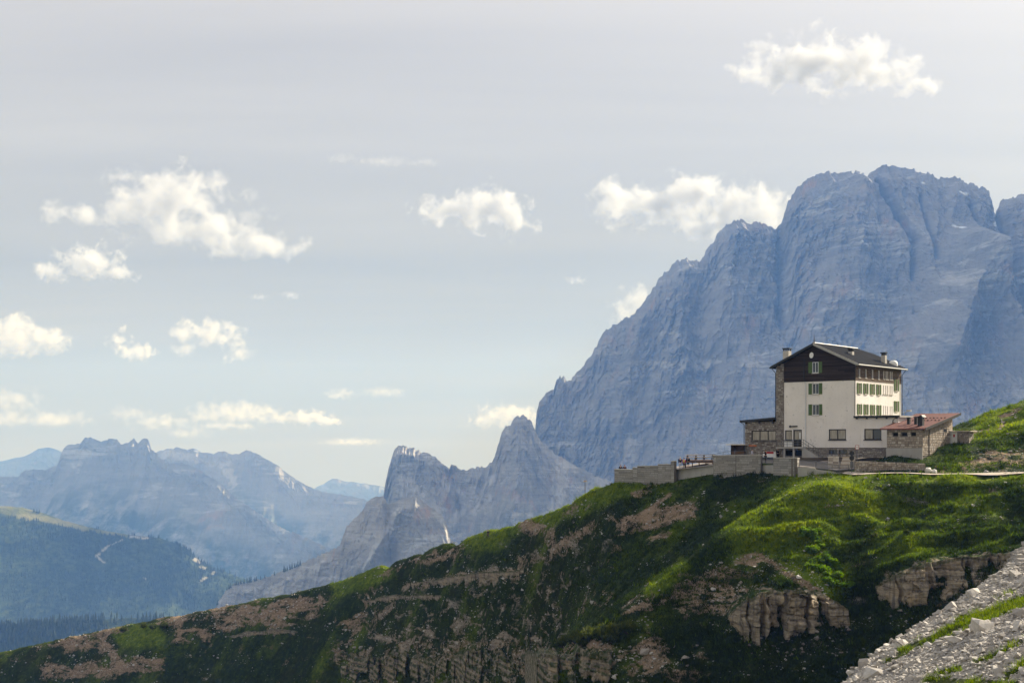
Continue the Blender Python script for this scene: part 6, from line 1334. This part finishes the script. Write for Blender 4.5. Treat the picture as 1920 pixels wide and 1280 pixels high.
# ---------------------------------------------------------------- fair-weather clouds, beyond and above the hazy air
def cloud(label, Y, blobs, seed, dens=1.0, thick=.55, wisp=1.3, group='scattered fair-weather clouds'):
    """blobs: (px, py, half width, half height) in photo pixels; the cloud stands at distance Y"""
    k = Y / F; xs0 = min(b[0] - b[2] * 1.35 for b in blobs); xs1 = max(b[0] + b[2] * 1.35 for b in blobs); ys0 = min(b[1] - b[3] * 1.6 for b in blobs); ys1 = max(b[1] + b[3] * 1.6 for b in blobs)
    cx_, cy_ = (xs0 + xs1) / 2, (ys0 + ys1) / 2; w, h = (xs1 - xs0) / 2 * k, (ys1 - ys0) / 2 * k; dp = thick * max(b[2] for b in blobs) * k * 1.5
    c = Vector(P(cx_, cy_, Y)); V = [(x * w, y * dp, z * h) for x in (-1, 1) for y in (-1, 1) for z in (-1, 1)]
    m = bpy.data.materials.new('cloud_vapour'); m.use_nodes = True; t = m.node_tree; t.nodes.clear()
    N = lambda ty, **kw: [setattr(n, a, b) for n in [t.nodes.new(ty)] for a, b in kw.items()] and n if False else t.nodes.new(ty)
    out = t.nodes.new('ShaderNodeOutputMaterial'); vol = t.nodes.new('ShaderNodeVolumePrincipled'); tc = t.nodes.new('ShaderNodeTexCoord'); L_ = t.links.new
    big = max(b[3] for b in blobs) * k
    nz = t.nodes.new('ShaderNodeTexNoise'); nz.inputs['Scale'].default_value = 1.15 / big; nz.inputs['Detail'].default_value = 6.0; nz.inputs['Roughness'].default_value = .60; nz.inputs['Distortion'].default_value = .25
    mp = t.nodes.new('ShaderNodeMapping'); mp.inputs['Location'].default_value = (seed * 917.0, seed * 311.0, seed * 173.0); L_(tc.outputs['Object'], mp.inputs['Vector']); L_(mp.outputs[0], nz.inputs['Vector'])
    acc = None
    for (px, py, rw, rh) in blobs:
        s_ = t.nodes.new('ShaderNodeVectorMath'); s_.operation = 'SUBTRACT'; s_.inputs[1].default_value = ((px - cx_) * k, 0, (cy_ - py) * k); L_(tc.outputs['Object'], s_.inputs[0])
        q = t.nodes.new('ShaderNodeVectorMath'); q.operation = 'MULTIPLY'; q.inputs[1].default_value = (1 / (rw * k), 1 / (thick * rw * k), 1 / (rh * k)); L_(s_.outputs[0], q.inputs[0])
        l = t.nodes.new('ShaderNodeVectorMath'); l.operation = 'LENGTH'; L_(q.outputs[0], l.inputs[0])
        if acc is None: acc = l.outputs['Value']
        else:
            mn = t.nodes.new('ShaderNodeMath'); mn.operation = 'SMOOTH_MIN'; mn.inputs[2].default_value = .35; L_(acc, mn.inputs[0]); L_(l.outputs['Value'], mn.inputs[1]); acc = mn.outputs[0]
    # density = (1 - distance) + noise, sharpened at the edge
    a = t.nodes.new('ShaderNodeMath'); a.operation = 'MULTIPLY_ADD'; a.inputs[1].default_value = 4.2; L_(nz.outputs['Fac'], a.inputs[0]); a.inputs[2].default_value = -2.15
    b = t.nodes.new('ShaderNodeMath'); b.operation = 'SUBTRACT'; L_(a.outputs[0], b.inputs[0]); L_(acc, b.inputs[1])
    r = t.nodes.new('ShaderNodeMapRange'); r.inputs['From Min'].default_value = -.92; r.inputs['From Max'].default_value = -.92 + wisp; r.inputs['To Max'].default_value = dens * 3.6 / big; L_(b.outputs[0], r.inputs['Value'])
    L_(r.outputs[0], vol.inputs['Density']); vol.inputs['Color'].default_value = (.93, .93, .93, 1); vol.inputs['Anisotropy'].default_value = .0
    L_(vol.outputs[0], out.inputs['Volume']); m.cycles.volume_step_rate = .35
    o = raw_mesh('cloud', V, [(0, 1, 3, 2), (4, 6, 7, 5), (0, 4, 5, 1), (2, 3, 7, 6), (0, 2, 6, 4), (1, 5, 7, 3)], m); o.location = c
    return tag(link(o), label, 'cloud', group)
cloud('bright cumulus with a grey base floating alone high above the big mountain', 6500, [(1440, 130, 62, 36), (1530, 112, 85, 48), (1590, 120, 80, 46), (1650, 140, 70, 34), (1695, 132, 38, 36), (1725, 160, 42, 22)], 1)
cloud('large white cumulus half hidden behind the shoulder of the big mountain', 9000, [(1150, 385, 55, 42), (1210, 385, 85, 42), (1310, 375, 80, 48), (1390, 395, 90, 40), (1450, 392, 50, 34), (1330, 430, 70, 20)], 2)
cloud('white cumulus hanging alone in the middle of the sky', 9500, [(835, 392, 55, 24), (890, 395, 65, 36), (940, 385, 55, 36), (960, 420, 42, 30)], 3, dens=.8)
cloud('long ragged white cumulus, the largest over the distant range', 9500, [(140, 398, 70, 22), (240, 400, 60, 34), (315, 375, 95, 52), (320, 425, 85, 38), (420, 430, 80, 38), (490, 455, 75, 24), (380, 350, 50, 26)], 4, dens=.75)
cloud('small white cumulus just below the long ragged one', 11500, [(100, 510, 38, 18), (165, 492, 62, 30), (215, 512, 38, 18)], 5, dens=.75)
cloud('white cumulus at the left rim of the sky above the pale far peak', 17500, [(15, 620, 60, 30), (70, 638, 60, 24), (20, 648, 55, 18)], 6, dens=.7)
cloud('thin hooked cloud drifting above the double-horned range', 17500, [(350, 622, 40, 22), (400, 625, 50, 26), (445, 655, 30, 24), (345, 655, 22, 12)], 7, dens=.5)
cloud('narrow slanting cloud beside the thin hooked cloud', 17500, [(220, 640, 22, 16), (255, 660, 38, 16), (228, 617, 12, 7)], 8, dens=.5)
cloud('little cloud peeking out behind the steep flank of the big mountain', 12000, [(1190, 570, 40, 34), (1175, 590, 30, 24)], 9, dens=.5)
cloud('soft cloud resting against the foot of the big mountain behind the tower', 19000, [(950, 778, 60, 20), (915, 790, 40, 12), (990, 780, 40, 16)], 10, dens=.4)
cloud('pale flat cloud bank low over the distant range', 24000, [(390, 775, 40, 20), (450, 772, 75, 20), (520, 782, 50, 12), (420, 798, 60, 7)], 11, dens=0.36, wisp=2.2)
cloud('small pale cloud next to the flat cloud bank', 24000, [(580, 782, 42, 14), (615, 790, 30, 9)], 12, dens=.5)
cloud('hazy cloud bank low at the left rim of the sky', 24000, [(20, 750, 60, 22), (100, 785, 70, 15), (10, 785, 50, 16)], 13, dens=0.26, wisp=2.2)
cloud('faint slanting cloud above the double-horned range', 24000, [(240, 775, 40, 14), (300, 790, 60, 16), (350, 812, 45, 12)], 14, dens=0.18, wisp=2.2)
cloud('tiny cloud scrap above the notch between the ranges', 24000, [(638, 738, 32, 11)], 15, dens=0.20, wisp=2.2)
cloud('faint flat cloud scrap beside the tiny one', 24000, [(720, 735, 48, 10)], 16, dens=0.12, wisp=2.2)
cloud('faint cloud streak low above the notch', 24000, [(660, 828, 60, 8)], 17, dens=0.12, wisp=2.2)
cloud('tiny bright scrap of cloud in the open sky left of the big mountain', 14000, [(1080, 526, 22, 9)], 18, dens=0.14, wisp=2.2)
cloud('tiny slanting scrap of cloud below the largest cumulus', 14000, [(546, 554, 20, 8), (487, 557, 18, 6)], 19, dens=0.14, wisp=2.2)
cloud('thin scrap of cloud above the largest cumulus', 9500, [(230, 330, 45, 13), (465, 365, 22, 16)], 20, dens=0.14, wisp=2.2)
cloud('long faint streak of cloud high in the open sky', 9000, [(640, 297, 35, 9), (720, 303, 60, 8), (795, 305, 35, 8)], 21, dens=0.05, wisp=2.2)
# ---------------------------------------------------------------- hazy air round the whole scene
def make_haze():
    x0, x1, y0, y1, z0, z1 = -9500.0, 9500.0, -400.0, 15500.0, -1001.0, 905.0
    V = [(x, y, z) for x in (x0, x1) for y in (y0, y1) for z in (z0, z1)]
    Fc = [(0, 1, 3, 2), (4, 6, 7, 5), (0, 4, 5, 1), (2, 3, 7, 6), (0, 2, 6, 4), (1, 5, 7, 3)]
    m = bpy.data.materials.new('hazy_air'); m.use_nodes = True; t = m.node_tree; t.nodes.clear()
    o = t.nodes.new('ShaderNodeOutputMaterial'); v = t.nodes.new('ShaderNodeVolumePrincipled')
    v.inputs['Color'].default_value = (0.14, 0.30, 0.72, 1); v.inputs['Absorption Color'].default_value = (0.887, 0.735, 0.0115, 1); v.inputs['Density'].default_value = HAZE_DENSITY
    v.inputs['Anisotropy'].default_value = 0.1
    t.links.new(v.outputs[0], o.inputs['Volume'])
    tag(link(raw_mesh('haze', V, Fc, m)), kind='stuff')
HAZE_DENSITY = 1.04e-4
make_haze()
